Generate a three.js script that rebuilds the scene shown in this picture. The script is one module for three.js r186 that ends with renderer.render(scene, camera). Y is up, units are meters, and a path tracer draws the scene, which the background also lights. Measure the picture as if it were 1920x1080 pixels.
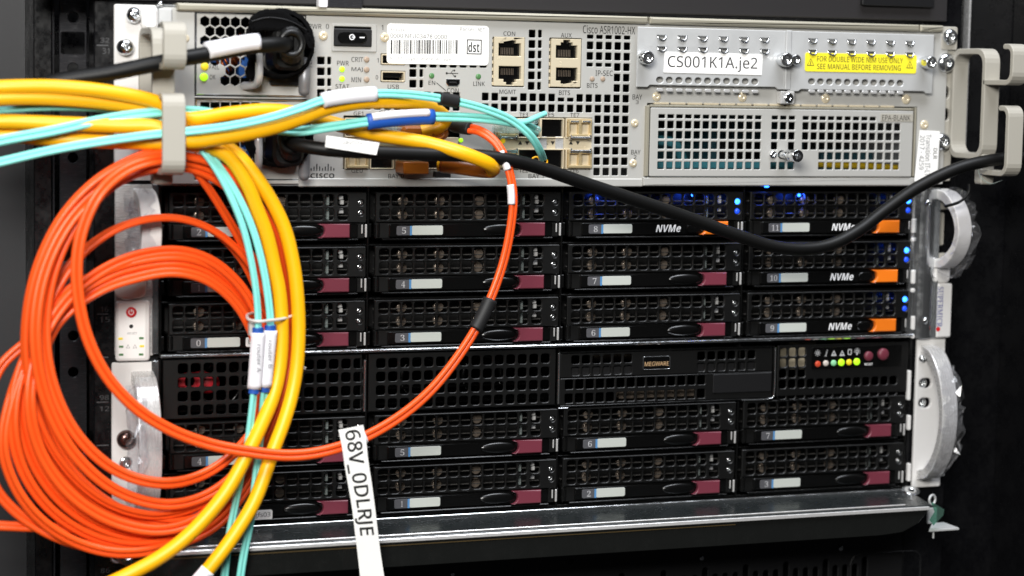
import * as THREE from 'three';
import { FontLoader } from 'three/addons/loaders/FontLoader.js';
import { mergeGeometries } from 'three/addons/utils/BufferGeometryUtils.js';
import { RectAreaLightUniformsLib } from 'three/addons/lights/RectAreaLightUniformsLib.js';

// ---------------------------------------------------------------- camera, lamps, exposure
const S = 0.001;                       // everything below is written in millimetres
const scene = new THREE.Scene();
scene.background = new THREE.Color(0.014, 0.0142, 0.015);
const D2R = Math.PI / 180, FPX = 4078.7, CAM = [-195.455, 966.437, 1082.93];
const camera = new THREE.PerspectiveCamera(2 * Math.atan(540 / FPX) / D2R, 16 / 9, 0.02, 30);
camera.position.set(CAM[0] * S, CAM[1] * S, CAM[2] * S);
camera.rotation.set(-5.52 * D2R, -20.71 * D2R, 1.06 * D2R, 'YXZ');
camera.updateMatrixWorld(true);
camera.focus = 1.155; camera.userData.fStop = 6;
const renderer = new THREE.WebGLRenderer({ antialias: true });
renderer.setSize(1024, 576);
renderer.toneMapping = THREE.LinearToneMapping;
renderer.toneMappingExposure = 1.16;
renderer.shadowMap.enabled = true;
RectAreaLightUniformsLib.init();
function areaLamp(x, y, z, w, h, I, tx, ty, tz, col) {
  const l = new THREE.RectAreaLight(col, I, w, h);
  l.position.set(x * S, y * S, z * S); l.lookAt(tx * S, ty * S, tz * S); l.castShadow = true; scene.add(l); return l;
}
const KEY = [-350, 1330, 1080], TOP = [330, 2350, 620];
areaLamp(...KEY, 0.42, 0.32, 40, 260, 860, 0, 0xfffdf8);
areaLamp(...TOP, 1.2, 0.6, 14, 260, 860, 120, 0xf4f8ff);

// ---------------------------------------------------------------- helpers
const CM = camera.matrixWorld, v3 = (x, y, z) => new THREE.Vector3(x, y, z);
const rotM = new THREE.Matrix4().extractRotation(CM);
function P(px, py, z = 0) {            // photo pixel -> point (mm) on the plane at depth z
  const d = v3((px - 960) / FPX, -(py - 540) / FPX, -1).applyMatrix4(rotM), t = (z - CAM[2]) / d.z;
  return v3(CAM[0] + d.x * t, CAM[1] + d.y * t, z);
}
function B(x0, y0, x1, y1, z = 0) {    // photo box -> upright rectangle (mm) on the plane at depth z
  const xm = (x0 + x1) / 2, ym = (y0 + y1) / 2;
  return { x0: P(x0, ym, z).x, x1: P(x1, ym, z).x, y0: P(xm, y1, z).y, y1: P(xm, y0, z).y };
}
let seed = 7; const rnd = (a = 0, b = 1) => { seed = (seed * 1664525 + 1013904223) >>> 0; return a + (b - a) * seed / 4294967296; };
const used = new Map();
function num(n) { const k = used.get(n) || 0; used.set(n, k + 1); return k ? n + '_' + String(k).padStart(3, '0') : n; }
const ORG = new Map([[scene, [0, 0, 0]]]);
function thing(name, label, category, at, group) {
  const g = new THREE.Group(); g.name = num(name); scene.add(g); g.position.set(at[0] * S, at[1] * S, at[2] * S);
  g.userData = { label, category }; if (group) g.userData.group = group; ORG.set(g, at); return g;
}
function M(name, geo, mat, parent = scene, at = null, extra) {
  const m = new THREE.Mesh(geo, mat), o = ORG.get(parent); m.name = parent === scene ? num(name) : name;
  if (at) { if (!geo.userData.mm) { geo.scale(S, S, S); geo.userData.mm = 1; } m.position.set((at[0] - o[0]) * S, (at[1] - o[1]) * S, (at[2] - o[2]) * S); ORG.set(m, at); }
  else { geo.translate(-o[0], -o[1], -o[2]).scale(S, S, S); ORG.set(m, o); }
  m.castShadow = m.receiveShadow = true; parent.add(m); if (extra) Object.assign(m.userData, extra); return m;
}
const structure = (name, geo, mat) => M(name, geo, mat, scene, null, { kind: 'structure' });
const clean = (g) => { const h = g.index ? g.toNonIndexed() : g; for (const k of Object.keys(h.attributes)) if (!['position', 'normal', 'uv'].includes(k)) h.deleteAttribute(k); return h; };
const merge = (...l) => mergeGeometries(l.flat().map(clean));
function rr(x0, y0, x1, y1, r = 0, C = THREE.Shape, n = 3) {
  const s = new C(); r = Math.min(r, (x1 - x0) / 2 - 1e-4, (y1 - y0) / 2 - 1e-4);
  if (r <= 0.001) { s.moveTo(x0, y0); s.lineTo(x1, y0); s.lineTo(x1, y1); s.lineTo(x0, y1); s.closePath(); return s; }
  const pts = []; [[x1 - r, y0 + r, -90], [x1 - r, y1 - r, 0], [x0 + r, y1 - r, 90], [x0 + r, y0 + r, 180]].forEach(([cx, cy, a]) => {
    for (let i = 0; i <= n; i++) { const t = (a + 90 * i / n) * D2R; pts.push(new THREE.Vector2(cx + r * Math.cos(t), cy + r * Math.sin(t))); } });
  s.setFromPoints(pts); s.closePath(); return s;
}
const poly = (pts, C = THREE.Shape) => { const s = new C(); s.setFromPoints(pts.map((p) => new THREE.Vector2(p[0], p[1]))); s.closePath(); return s; };
const circ = (x, y, r, n = 14, C = THREE.Shape) => poly(Array.from({ length: n }, (_, i) => [x + r * Math.cos(i * 2 * Math.PI / n), y + r * Math.sin(i * 2 * Math.PI / n)]), C);
function plate(shape, holes, z0, th, bev = 0.3, seg = 1) {
  if (holes) shape.holes.push(...holes);
  const b = Math.min(bev, th / 2.2);
  const g = new THREE.ExtrudeGeometry(shape, { depth: th - 2 * b, bevelEnabled: b > 0, bevelThickness: b, bevelSize: b, bevelOffset: -b, bevelSegments: seg, curveSegments: 6 });
  return g.translate(0, 0, z0 + b);
}
const box = (x0, y0, x1, y1, z0, z1, r = 0.6, bev = 0.35) => plate(rr(Math.min(x0, x1), Math.min(y0, y1), Math.max(x0, x1), Math.max(y0, y1), r), null, z0, z1 - z0, bev);
const pbox = (b, z0, z1, r = 0.6, bev = 0.35) => box(b.x0, b.y0, b.x1, b.y1, z0, z1, r, bev);
function xprof(pts, x0, x1, bev = 0.4) {   // outline in (z, y) extruded along x
  const g = plate(poly(pts), null, 0, x1 - x0, bev); g.rotateY(Math.PI / 2).scale(1, 1, -1);
  const i = g.index; if (!i) { const p = g.attributes; for (const k of Object.keys(p)) { const a = p[k], n = a.itemSize; for (let t = 0; t < a.count; t += 3) for (let c = 0; c < n; c++) { const q = a.array[(t + 1) * n + c]; a.array[(t + 1) * n + c] = a.array[(t + 2) * n + c]; a.array[(t + 2) * n + c] = q; } } }
  g.computeVertexNormals(); return g.translate(x0, 0, 0);
}
const lathe = (prof, n = 20) => new THREE.LatheGeometry(prof.map((p) => new THREE.Vector2(p[0], p[1])), n).rotateX(Math.PI / 2);   // axis along z
const screwGeo = (r, h) => lathe([[r, 0], [r, h * .25], [r * .93, h * .55], [r * .72, h * .85], [r * .42, h], [r * .3, h * .96], [r * .2, h * .55], [0.001, h * .5]], 22);
const screwAt = (px, py, rpx, z, h, mat, parent, name = 'screw') => { const p = P(px, py, z), q = P(px + rpx, py, z); return M(name, screwGeo(q.x - p.x, h).translate(p.x, p.y, z), mat, parent); };
const disc = (px, py, rpx, z, h, mat, parent, name) => { const p = P(px, py, z), r = P(px + rpx, py, z).x - p.x; return M(name, lathe([[r, 0], [r, h * .5], [r * .8, h * .85], [r * .4, h], [0.001, h]], 16).translate(p.x, p.y, z), mat, parent); };
const F = {}; for (const [k, f] of Object.entries({ sans: 'sans_regular', bold: 'sans_bold', serif: 'serif_regular', mono: 'sans_mono_regular' })) F[k] = await new FontLoader().loadAsync('fonts/droid/droid_' + f + '.typeface.json');
function glyphs(str, r, z, { font = 'sans', turn = 0, shear = 0 } = {}) {   // print fitted to the rectangle r
  const g = new THREE.ShapeGeometry(F[font].generateShapes(str, 10), 3); if (shear) g.applyMatrix4(new THREE.Matrix4().makeShear(0, 0, shear, 0, 0, 0));
  if (turn) g.rotateZ(turn * D2R); g.computeBoundingBox(); const b = g.boundingBox;
  g.translate(-b.min.x, -b.min.y, 0).scale((r.x1 - r.x0) / (b.max.x - b.min.x), (r.y1 - r.y0) / (b.max.y - b.min.y), 1).translate(r.x0, r.y0, z); return g;
}
const T = (str, x0, y0, x1, y1, z, mat, parent, o = {}) => M(o.name || 'printed_text', glyphs(str, B(x0, y0, x1, y1, z), z, o), mat, parent);
const curveOf = (pts) => new THREE.CatmullRomCurve3(pts.map((p) => P(p[0], p[1], p[2])), false, 'centripetal');
function strand(curve, r, off, ang, n, radial = 9) {
  if (!off) return new THREE.TubeGeometry(curve, n, r, radial);
  const pts = [], zr = v3(0, 0, 1);
  for (let i = 0; i <= n; i++) { const u = i / n, p = curve.getPointAt(u), t = curve.getTangentAt(u), nn = v3().crossVectors(t, zr); if (nn.lengthSq() < .02) nn.set(0, 1, 0); nn.normalize(); const bb = v3().crossVectors(nn, t).normalize(), a = ang(u);
    pts.push(p.addScaledVector(nn, off * Math.cos(a)).addScaledVector(bb, off * Math.sin(a))); }
  return new THREE.TubeGeometry(new THREE.CatmullRomCurve3(pts), Math.round(n * 1.2), r, radial);
}
function sleeve(curve, u0, u1, a, b, n = 14, bulge = 0, m = 14) {   // oval sleeve round a stretch of the curve: half-width a in the picture plane, b in depth
  const pos = [], uv = [], idx = [], zr = v3(0, 0, 1);
  for (let i = -1; i <= n + 1; i++) { const k = Math.min(Math.max(i, 0), n), u = u0 + (u1 - u0) * k / n, p = curve.getPointAt(u), t = curve.getTangentAt(u), nn = v3().crossVectors(t, zr).normalize(), bb = v3().crossVectors(nn, t), s = i < 0 || i > n ? 0.02 : 1 + bulge * Math.sin(Math.PI * k / n);
    for (let j = 0; j <= m; j++) { const w = j * 2 * Math.PI / m, q = p.clone().addScaledVector(nn, a * s * Math.cos(w)).addScaledVector(bb, b * s * Math.sin(w)); pos.push(q.x, q.y, q.z); uv.push(j / m, k / n); } }
  for (let i = 0; i < n + 2; i++) for (let j = 0; j < m; j++) { const q = i * (m + 1) + j; idx.push(q, q + m + 1, q + 1, q + 1, q + m + 1, q + m + 2); }
  const g = new THREE.BufferGeometry(); g.setAttribute('position', new THREE.Float32BufferAttribute(pos, 3)); g.setAttribute('uv', new THREE.Float32BufferAttribute(uv, 2)); g.setIndex(idx); g.computeVertexNormals(); return g;
}
function near(curve, px, py, z) { const q = P(px, py, z); let best = 0, bd = 1e9; for (let i = 0; i <= 600; i++) { const d = curve.getPointAt(i / 600).distanceToSquared(q); if (d < bd) { bd = d; best = i / 600; } } return best; }

// ---------------------------------------------------------------- materials
function noiseTex(n, fn, rep) {
  const d = new Uint8Array(n * n * 4); for (let y = 0; y < n; y++) for (let x = 0; x < n; x++) { const c = fn(x, y), o = (y * n + x) * 4; for (let k = 0; k < 3; k++) d[o + k] = Math.max(0, Math.min(255, Array.isArray(c) ? c[k] : c)); d[o + 3] = 255; }
  const t = new THREE.DataTexture(d, n, n); t.wrapS = t.wrapT = THREE.RepeatWrapping; t.magFilter = THREE.LinearFilter; t.minFilter = THREE.LinearMipmapLinearFilter; t.generateMipmaps = true; t.repeat.set(rep, rep); t.needsUpdate = true; return t;
}
function lattice(n, cell) { const k = n / cell, g = Array.from({ length: k * k }, () => rnd()); const sm = (t) => t * t * (3 - 2 * t);
  return (x, y) => { const X = x / cell, Y = y / cell, i = Math.floor(X), j = Math.floor(Y), u = sm(X - i), v = sm(Y - j), a = (p, q) => g[((q % k + k) % k) * k + (p % k + k) % k]; return (a(i, j) * (1 - u) + a(i + 1, j) * u) * (1 - v) + (a(i, j + 1) * (1 - u) + a(i + 1, j + 1) * u) * v; }; }
const nA = lattice(256, 32), nB = lattice(256, 8), nC = lattice(256, 2);
const speck = noiseTex(256, (x, y) => 128 + 110 * (nC(x, y) - .5) + 60 * (nB(x, y) - .5), 1 / 12);
const cloud = noiseTex(256, (x, y) => 150 + 80 * (nA(x, y) - .5) + 60 * (nB(x, y) - .5) + 40 * (nC(x, y) - .5), 1 / 60);
const brush = noiseTex(256, (x, y) => 150 + 110 * (nC(x * .06, y) - .5) + 50 * (nA(x, y) - .5), 1 / 20);
const spangle = (() => { const pts = Array.from({ length: 70 }, () => [rnd(0, 256), rnd(0, 256), rnd(180, 250)]); return noiseTex(256, (x, y) => { let b = 1e9, c = 0; for (const p of pts) { let dx = Math.abs(x - p[0]), dy = Math.abs(y - p[1]); dx = Math.min(dx, 256 - dx); dy = Math.min(dy, 256 - dy); const d = dx * dx + dy * dy; if (d < b) { b = d; c = p[2]; } } return c; }, 1 / 45); })();
const std = (o) => new THREE.MeshStandardMaterial(o), phy = (o) => new THREE.MeshPhysicalMaterial(o), C = (h) => new THREE.Color(h);
const m = {
  router: std({ color: C('#b2b1ad'), roughness: .5, metalness: .15, bumpMap: speck, bumpScale: .000012 }),
  routerLip: std({ color: C('#aaa595'), roughness: .38, metalness: .4 }),
  bracket: std({ color: C('#a5a197'), roughness: .55, bumpMap: speck, bumpScale: .00001 }),
  zinc: std({ color: C('#c2c3c3'), roughness: .5, metalness: .25, roughnessMap: spangle }),
  steel: std({ color: C('#d6d8da'), roughness: .3, metalness: .95, roughnessMap: cloud }),
  chrome: std({ color: C('#e2e4e6'), roughness: .16, metalness: 1 }),
  alu: std({ color: C('#d0cfce'), roughness: .45, metalness: .4, roughnessMap: brush }),
  white: std({ color: C('#dad8d6'), roughness: .5, bumpMap: speck, bumpScale: .00001 }),
  plastic: std({ color: C('#0b0b0b'), roughness: .4, bumpMap: speck, bumpScale: .000025 }),
  plasticGloss: std({ color: C('#070707'), roughness: .25 }),
  steelBlack: std({ color: C('#0d0d0d'), roughness: .38, metalness: .2, bumpMap: speck, bumpScale: .00002, roughnessMap: cloud }),
  innerSteel: std({ color: C('#8b8d8e'), roughness: .5, metalness: .4, roughnessMap: spangle }),
  dark: std({ color: C('#242223'), roughness: .55, bumpMap: speck, bumpScale: .00004 }),
  charcoal: std({ color: C('#0e0e10'), roughness: .5, bumpMap: speck, bumpScale: .00003 }),
  panelGrey: std({ color: C('#29292b'), roughness: .5, metalness: .2, bumpMap: speck, bumpScale: .00003 }), rail: std({ color: C('#38383b'), roughness: .4, metalness: .35, roughnessMap: brush }),
  railBlack: std({ color: C('#0c0c0e'), roughness: .55, metalness: .1, roughnessMap: cloud }),
  ink: std({ color: C('#1b1a1a'), roughness: .7 }), inkPale: std({ color: C('#737375'), roughness: .7 }), inkWhite: std({ color: C('#e8e8ea'), roughness: .6 }), inkGrey: std({ color: C('#b9b9bb'), roughness: .6 }), inkBlue: std({ color: C('#26348c'), roughness: .6 }), inkRed: std({ color: C('#d0141c'), roughness: .5 }), inkBronze: std({ color: C('#c7a37a'), roughness: .5 }),
  paper: std({ color: C('#f1f0ee'), roughness: .75, bumpMap: cloud, bumpScale: .00002 }),
  paperYellow: std({ color: C('#efe02c'), roughness: .6 }),
  tagGrey: std({ color: C('#4a4a4e'), roughness: .6, bumpMap: speck, bumpScale: .00002 }), tagBlue: std({ color: C('#4f83b4'), roughness: .5 }), tagWhite: std({ color: C('#b9bdb7'), roughness: .45 }), tagDim: std({ color: C('#4a4a4c'), roughness: .5 }),
  maroon: phy({ color: C('#6e2e3c'), roughness: .42, clearcoat: .2, clearcoatRoughness: .3 }), amber: phy({ color: C('#ee7a1c'), roughness: .35, clearcoat: .3 }),
  orange: phy({ color: C('#f2561a'), roughness: .36, sheen: .1, sheenColor: C('#ffa060'), bumpMap: speck, bumpScale: .00001 }),
  yellow: phy({ color: C('#f4b208'), roughness: .42, bumpMap: speck, bumpScale: .00001 }),
  aqua: phy({ color: C('#86ded4'), roughness: .48 }), blue: std({ color: C('#1f55b0'), roughness: .5 }), sleeveWhite: std({ color: C('#e6e4e8'), roughness: .5 }),
  cordBlack: phy({ color: C('#070707'), roughness: .5, specularIntensity: .6, bumpMap: speck, bumpScale: .00002 }), shrink: std({ color: C('#121213'), roughness: .6 }),
  velcro: phy({ color: C('#0b0b0c'), roughness: 1, specularIntensity: .15, sheen: .2, sheenColor: C('#303032'), bumpMap: speck, bumpScale: .0004 }),
  tie: phy({ color: C('#dedad4'), roughness: .45, transmission: .25, thickness: 0 }),
  gold: std({ color: C('#d2bd92'), roughness: .3, metalness: .5, roughnessMap: cloud }), nickel: std({ color: C('#dccfb4'), roughness: .36, metalness: .25, roughnessMap: cloud }),
  boot: phy({ color: C('#b5671c'), roughness: .3, transmission: .35, thickness: 0 }),
  clear: phy({ color: C('#e8f2f0'), roughness: .12, transmission: .8, thickness: 0 }),
  film: phy({ color: C('#f6f6f8'), roughness: .05, specularIntensity: 1, transmission: .97, thickness: 0, ior: 1.4 }),
  filmGreen: phy({ color: C('#9fcabb'), roughness: .1, transmission: .9, thickness: 0 }),
  driveSteel: std({ color: C('#6f6d6b'), roughness: .35, metalness: .6, roughnessMap: cloud }), drive: std({ color: C('#7d7166'), roughness: .4, metalness: .5, roughnessMap: cloud }),
  ledGreen: std({ color: C('#9ecf2a'), emissive: C('#a6f01c'), emissiveIntensity: .85, roughness: .4 }), ledYellow: std({ color: C('#d8c22a'), emissive: C('#d6b818'), emissiveIntensity: .35, roughness: .4 }), ledOff: std({ color: C('#a08d7c'), roughness: .4 }), ledGreenOff: std({ color: C('#4f7d4c'), roughness: .35 }), ledRed: std({ color: C('#c8492e'), roughness: .4 }), ledWhite: std({ color: C('#cdc3bb'), roughness: .4 }), ledMint: std({ color: C('#8fc7a0'), emissive: C('#4fae66'), emissiveIntensity: .25, roughness: .4 }),
  ledBlue: std({ color: C('#2b6cff'), emissive: C('#2f7dff'), emissiveIntensity: 5, roughness: .3 }), ledBlueDim: std({ color: C('#1d3ea8'), emissive: C('#1a47d8'), emissiveIntensity: 1.1, roughness: .3 }),
  red: std({ color: C('#a01522'), roughness: .5 }), pcb: std({ color: C('#16414c'), roughness: .6 }), copper: std({ color: C('#8a4522'), roughness: .35, metalness: .8 }), inductorBlue: std({ color: C('#1f5aa8'), roughness: .5 }), cableInside: std({ color: C('#3f8796'), roughness: .5 }), yellowInside: std({ color: C('#b99a10'), roughness: .5 }),
};
for (const k of Object.keys(m)) m[k].name = k;
// ---------------------------------------------------------------- the cabinet round the machines
const Y0 = 1000;   // top of the router; one rack unit is 44.45 mm
structure('cabinet_back', box(-200, 400, 640, 1160, -620, -610, 0, 0), m.railBlack);
structure('cabinet_side', merge(box(504, 400, 640, 1160, -600, -30, 0, 0), box(540, 400, 700, 1160, -30, 30, 2, .8)), m.railBlack);
{ // door leaf behind the left rails
  const b = B(-80, 0, 60, 1080, -60); structure('cabinet_panel', box(b.x0 - 60, 400, b.x1, 1130, -66, -60, 0, .4), m.panelGrey);
  structure('air_baffle', box(P(62, 540, -70).x, 400, P(230, 540, -70).x, 1130, -84, -70, 0, .4), m.railBlack);
}
{ // left perforated mounting rail
  const z = -34, g = thing('mounting_rail', 'dark vertical mounting rail with round and square holes left of the router', 'rack rail', [P(138, 540, z).x, 420, z]);
  const xs = B(112, 400, 163, 600, z), holes = [], cx = (xs.x0 + xs.x1) / 2;
  for (const [py, k] of [[33, 0], [81, 1], [128, 0], [296, 0], [470, 1], [630, 0], [698, 0], [830, 1], [900, 0], [960, 0]]) { const q = P(137, py, z); holes.push(k ? rr(cx - 6, q.y - 5.5, cx + 6, q.y + 5.5, 1, THREE.Path) : circ(cx, q.y, 2.6, 16, THREE.Path)); }
  M('front_strip', plate(rr(xs.x0, 420, xs.x1, 1100), holes, z - 2, 2, .4), m.rail, g);
  const fl = B(64, 400, 98, 600, z + 4); M('side_flange', box(fl.x0, 420, fl.x1, 1100, z - 30, z + 4, .5, .5), m.railBlack, g);
  M('edge_lip', box(P(96, 540, z).x, 420, P(99, 540, z).x, 1100, z, z + 7, .4, .3), m.rail, g);
}
{ // numbered post that carries the ears
  const z = -3, b = B(176, 400, 300, 700, z), g = thing('numbered_rack_post', 'black rack post with pale unit numbers behind the orange coil', 'rack post', [b.x0, 420, z]);
  M('post_face', box(b.x0, 420, b.x1, 1100, z - 14, z, .8, .6), m.railBlack, g);
  for (const [s, x0, y0, x1, y1] of [['32', 188, 71, 205, 80], ['31', 192, 90, 205, 101], ['16', 189, 575, 203, 585], ['15', 187, 594, 206, 604], ['98', 187, 741, 204, 750], ['12', 187, 762, 205, 771], ['86', 189, 1065, 206, 1074]]) T(s, x0, y0, x1, y1, z + .15, m.tagDim, g);
  for (const py of [85, 589, 670, 754, 835]) { const q = B(181, py - 1, 203, py + 1, z); M('unit_mark', box(q.x0, q.y0, q.x1, q.y1, z + .05, z + .2, 0, 0), m.tagDim, g); }
}
{ // right rack post, almost lost in the dark
  const z = -3, x0 = 462, g = thing('plain_rack_post', 'black rack post with a bright edge behind the grey cable bracket', 'rack post', [x0, 420, z]);
  M('post_face', box(x0, 420, 488, 1100, z - 14, z, .8, .6), m.railBlack, g);
  const e = P(1818, 50, -24); M('edge_strip', box(e.x - .5, 930, e.x + .7, 1100, -40, -24, 0, .2), m.alu, g);
  const q = P(1905, 50, -60); M('cover_strip', box(q.x - 30, 420, q.x - 4, 1100, -90, -84, .5, .5), m.railBlack, g);
}
{ // device above
  const z = 2, a = P(300, 2, z), b = P(1776, 40, z), g = thing('upper_device', 'charcoal textured front of the device above the router', 'rack device', [a.x - 40, 1003, z]);
  M('front_panel', plate(poly([[a.x - 60, P(300, 5, z).y + .8], [b.x, P(1776, 43, z).y + .8], [b.x, 1060], [a.x - 60, 1060]]), null, z - 12, 12, .6), m.dark, g);
  const l = B(597, -20, 614, 14, z + 4); M('latch_pad', pbox(l, z, z + 5, .8), m.sleeveWhite, g);
  const k = B(614, -20, 680, 15, z + 4); M('latch_tab', pbox(k, z, z + 4, .8), m.rail, g);
  const k2 = B(1618, -30, 1752, 12, z + 3); M('pull_tab', pbox(k2, z, z + 3, .8), m.charcoal, g);
}
{ // shelf under the lower server
  const yT = 732.2, d = 42, g = thing('sliding_shelf', 'dark glossy shelf with bright front edge under the lower server', 'rack shelf', [20, yT - 20, 0]);
  const xr = P(1742, 944, d).x, xl = P(250, 1040, d).x;
  M('top_plate', plate(poly([[xl, 0], [xr + 2, 0], [462, d], [18, d]]), null, 0, 1.4, .3).rotateX(-Math.PI / 2).scale(1, 1, 1).translate(0, yT - 1.2, d), std({ color: C('#2e3233'), roughness: .5, metalness: .4, roughnessMap: cloud }), g);
  M('rear_edge', box(20, yT + .1, 459, yT + 1.5, -1, 1.6, 0, .3), m.steel, g);
  M('front_edge', merge(box(xl, yT - 2.6, xr, yT - .4, d - .6, d + .9, .4, .35), box(xl, yT + .3, xr - 14, yT + 1.1, d - 2.5, d - 1.6, .2, .2)), m.alu, g);
  const sk = poly([[xl, yT - 2.8], [xr, yT - 2.8], [xr - 6, yT - 10], [xr - 16, yT - 14.5], [xr - 30, yT - 15.6], [xl, yT - 15.6]]); M('front_skirt', plate(sk, null, d - 2, 1.6, .4), std({ color: C('#1c1d1c'), roughness: .4, metalness: .3, roughnessMap: cloud }), g);
  M('skirt_trim', box(xl, yT - 4.4, 330, yT - 3.9, d - .4, d, 0, 0), std({ color: C('#6b5a3c'), roughness: .4, metalness: .6 }), g);
}
{ // loose hardware at the right end of the shelf
  const z = 24, g = thing('shelf_corner_bracket', 'small zinc corner bracket with ring at the right end of the shelf', 'bracket', [...P(1760, 975, z).toArray()]);
  const r = P(1748, 937, z), ring = new THREE.TorusGeometry(2.7, .7, 8, 22).rotateY(.35).translate(r.x, r.y, z); M('ring', ring, m.zinc, g);
  const pt = (x, y, zz) => P(x, y, zz); const t = [[1742, 991, z + 12], [1765, 996, z + 12], [1798, 992, z + 12], [1770, 976, z - 4], [1748, 978, z - 4]].map((q) => pt(...q));
  const yb = t[1].y; M('angle_plate', plate(poly(t.map((q) => [q.x, -q.z])), null, 0, 1.4, .2).rotateX(-Math.PI / 2).translate(0, yb, 0), m.zinc, g);
  const p = P(1750, 1004, z + 10); M('pin', new THREE.CylinderGeometry(.6, .6, 5, 10).translate(p.x, p.y + 1, z + 10), m.zinc, g);
  const w = B(1748, 955, 1764, 985, z); M('upright', pbox(w, z - 6, z - 4, .5), m.zinc, g);
  const f = [[1745, 940], [1770, 955], [1768, 966], [1750, 985], [1742, 975], [1752, 960]].map((q) => { const a = P(...q, z + 14); return [a.x, a.y]; }); M('green_film', plate(poly(f), null, z + 14, .3, 0), m.filmGreen, g);
  const w2 = P(1708, 918, 6); M('washer', lathe([[2, 0], [5, 0], [5, 1], [2, 1], [2, 0]], 20).rotateX(-1.2).translate(w2.x, w2.y - 1, 6), m.steel, g);
}
{ // left shelf ear
  const z = 30, b = B(207, 1042, 268, 1056, z), g = thing('shelf_ear', 'white shelf ear plate with round hole under the orange coil', 'bracket', [b.x0, b.y0, z]);
  const c = P(240, 1036, z), bb = B(207, 1000, 268, 1056, z); M('plate', plate(rr(bb.x0, bb.y0, bb.x1, bb.y1, 3), [circ(c.x, c.y, 6, 18, THREE.Path)], z - 2, 2, .4), m.white, g);
  M('bush', lathe([[3.2, 0], [5.2, 0], [5.2, 2.5], [3.2, 2.5], [3.2, 0]], 20).translate(c.x, c.y, z - 2), m.steel, g);
  screwAt(282, 1036, 9, z, 3, m.chrome, g); screwAt(296, 1030, 8, z + 2, 3, m.chrome, g);
}
{ // machine below the shelf
  const z = -4, g = thing('lower_device', 'black slotted front of the device below the shelf', 'rack device', [20, 440, z]), top = 716, holes = [];
  for (let i = 0; i < 30; i++) { const x = 250 + i * 6.4; holes.push(rr(x, 676, x + 3.4, 690 + (i % 4 === 1 ? 4 : 0), 1.7, THREE.Path)); }
  M('front_panel', plate(rr(20, 440, 482, top, 1), holes, z - 1.6, 1.6, .35), m.charcoal, g);
  M('inner_shell', box(18, 440, 486, top, z - 40, z - 22, 0, 0), m.charcoal, g);
  const rb = B(1592, 1034, 1725, 1130, z); M('raised_frame', plate(rr(rb.x0, rb.y0, rb.x1, rb.y1, 6), [rr(rb.x0 + 1.2, rb.y0 + 1.2, rb.x1 - 1.2, rb.y1 - 1.2, 5, THREE.Path)], z, 1.2, .4), m.charcoal, g);
  for (const [x, y] of [[1315, 1046], [1576, 1028], [848, 1076], [1071, 1054], [1068, 1020]]) screwAt(x, y, 4.5, z, 1.4, x > 1100 || x < 900 ? m.chrome : m.charcoal, g);
}
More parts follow.
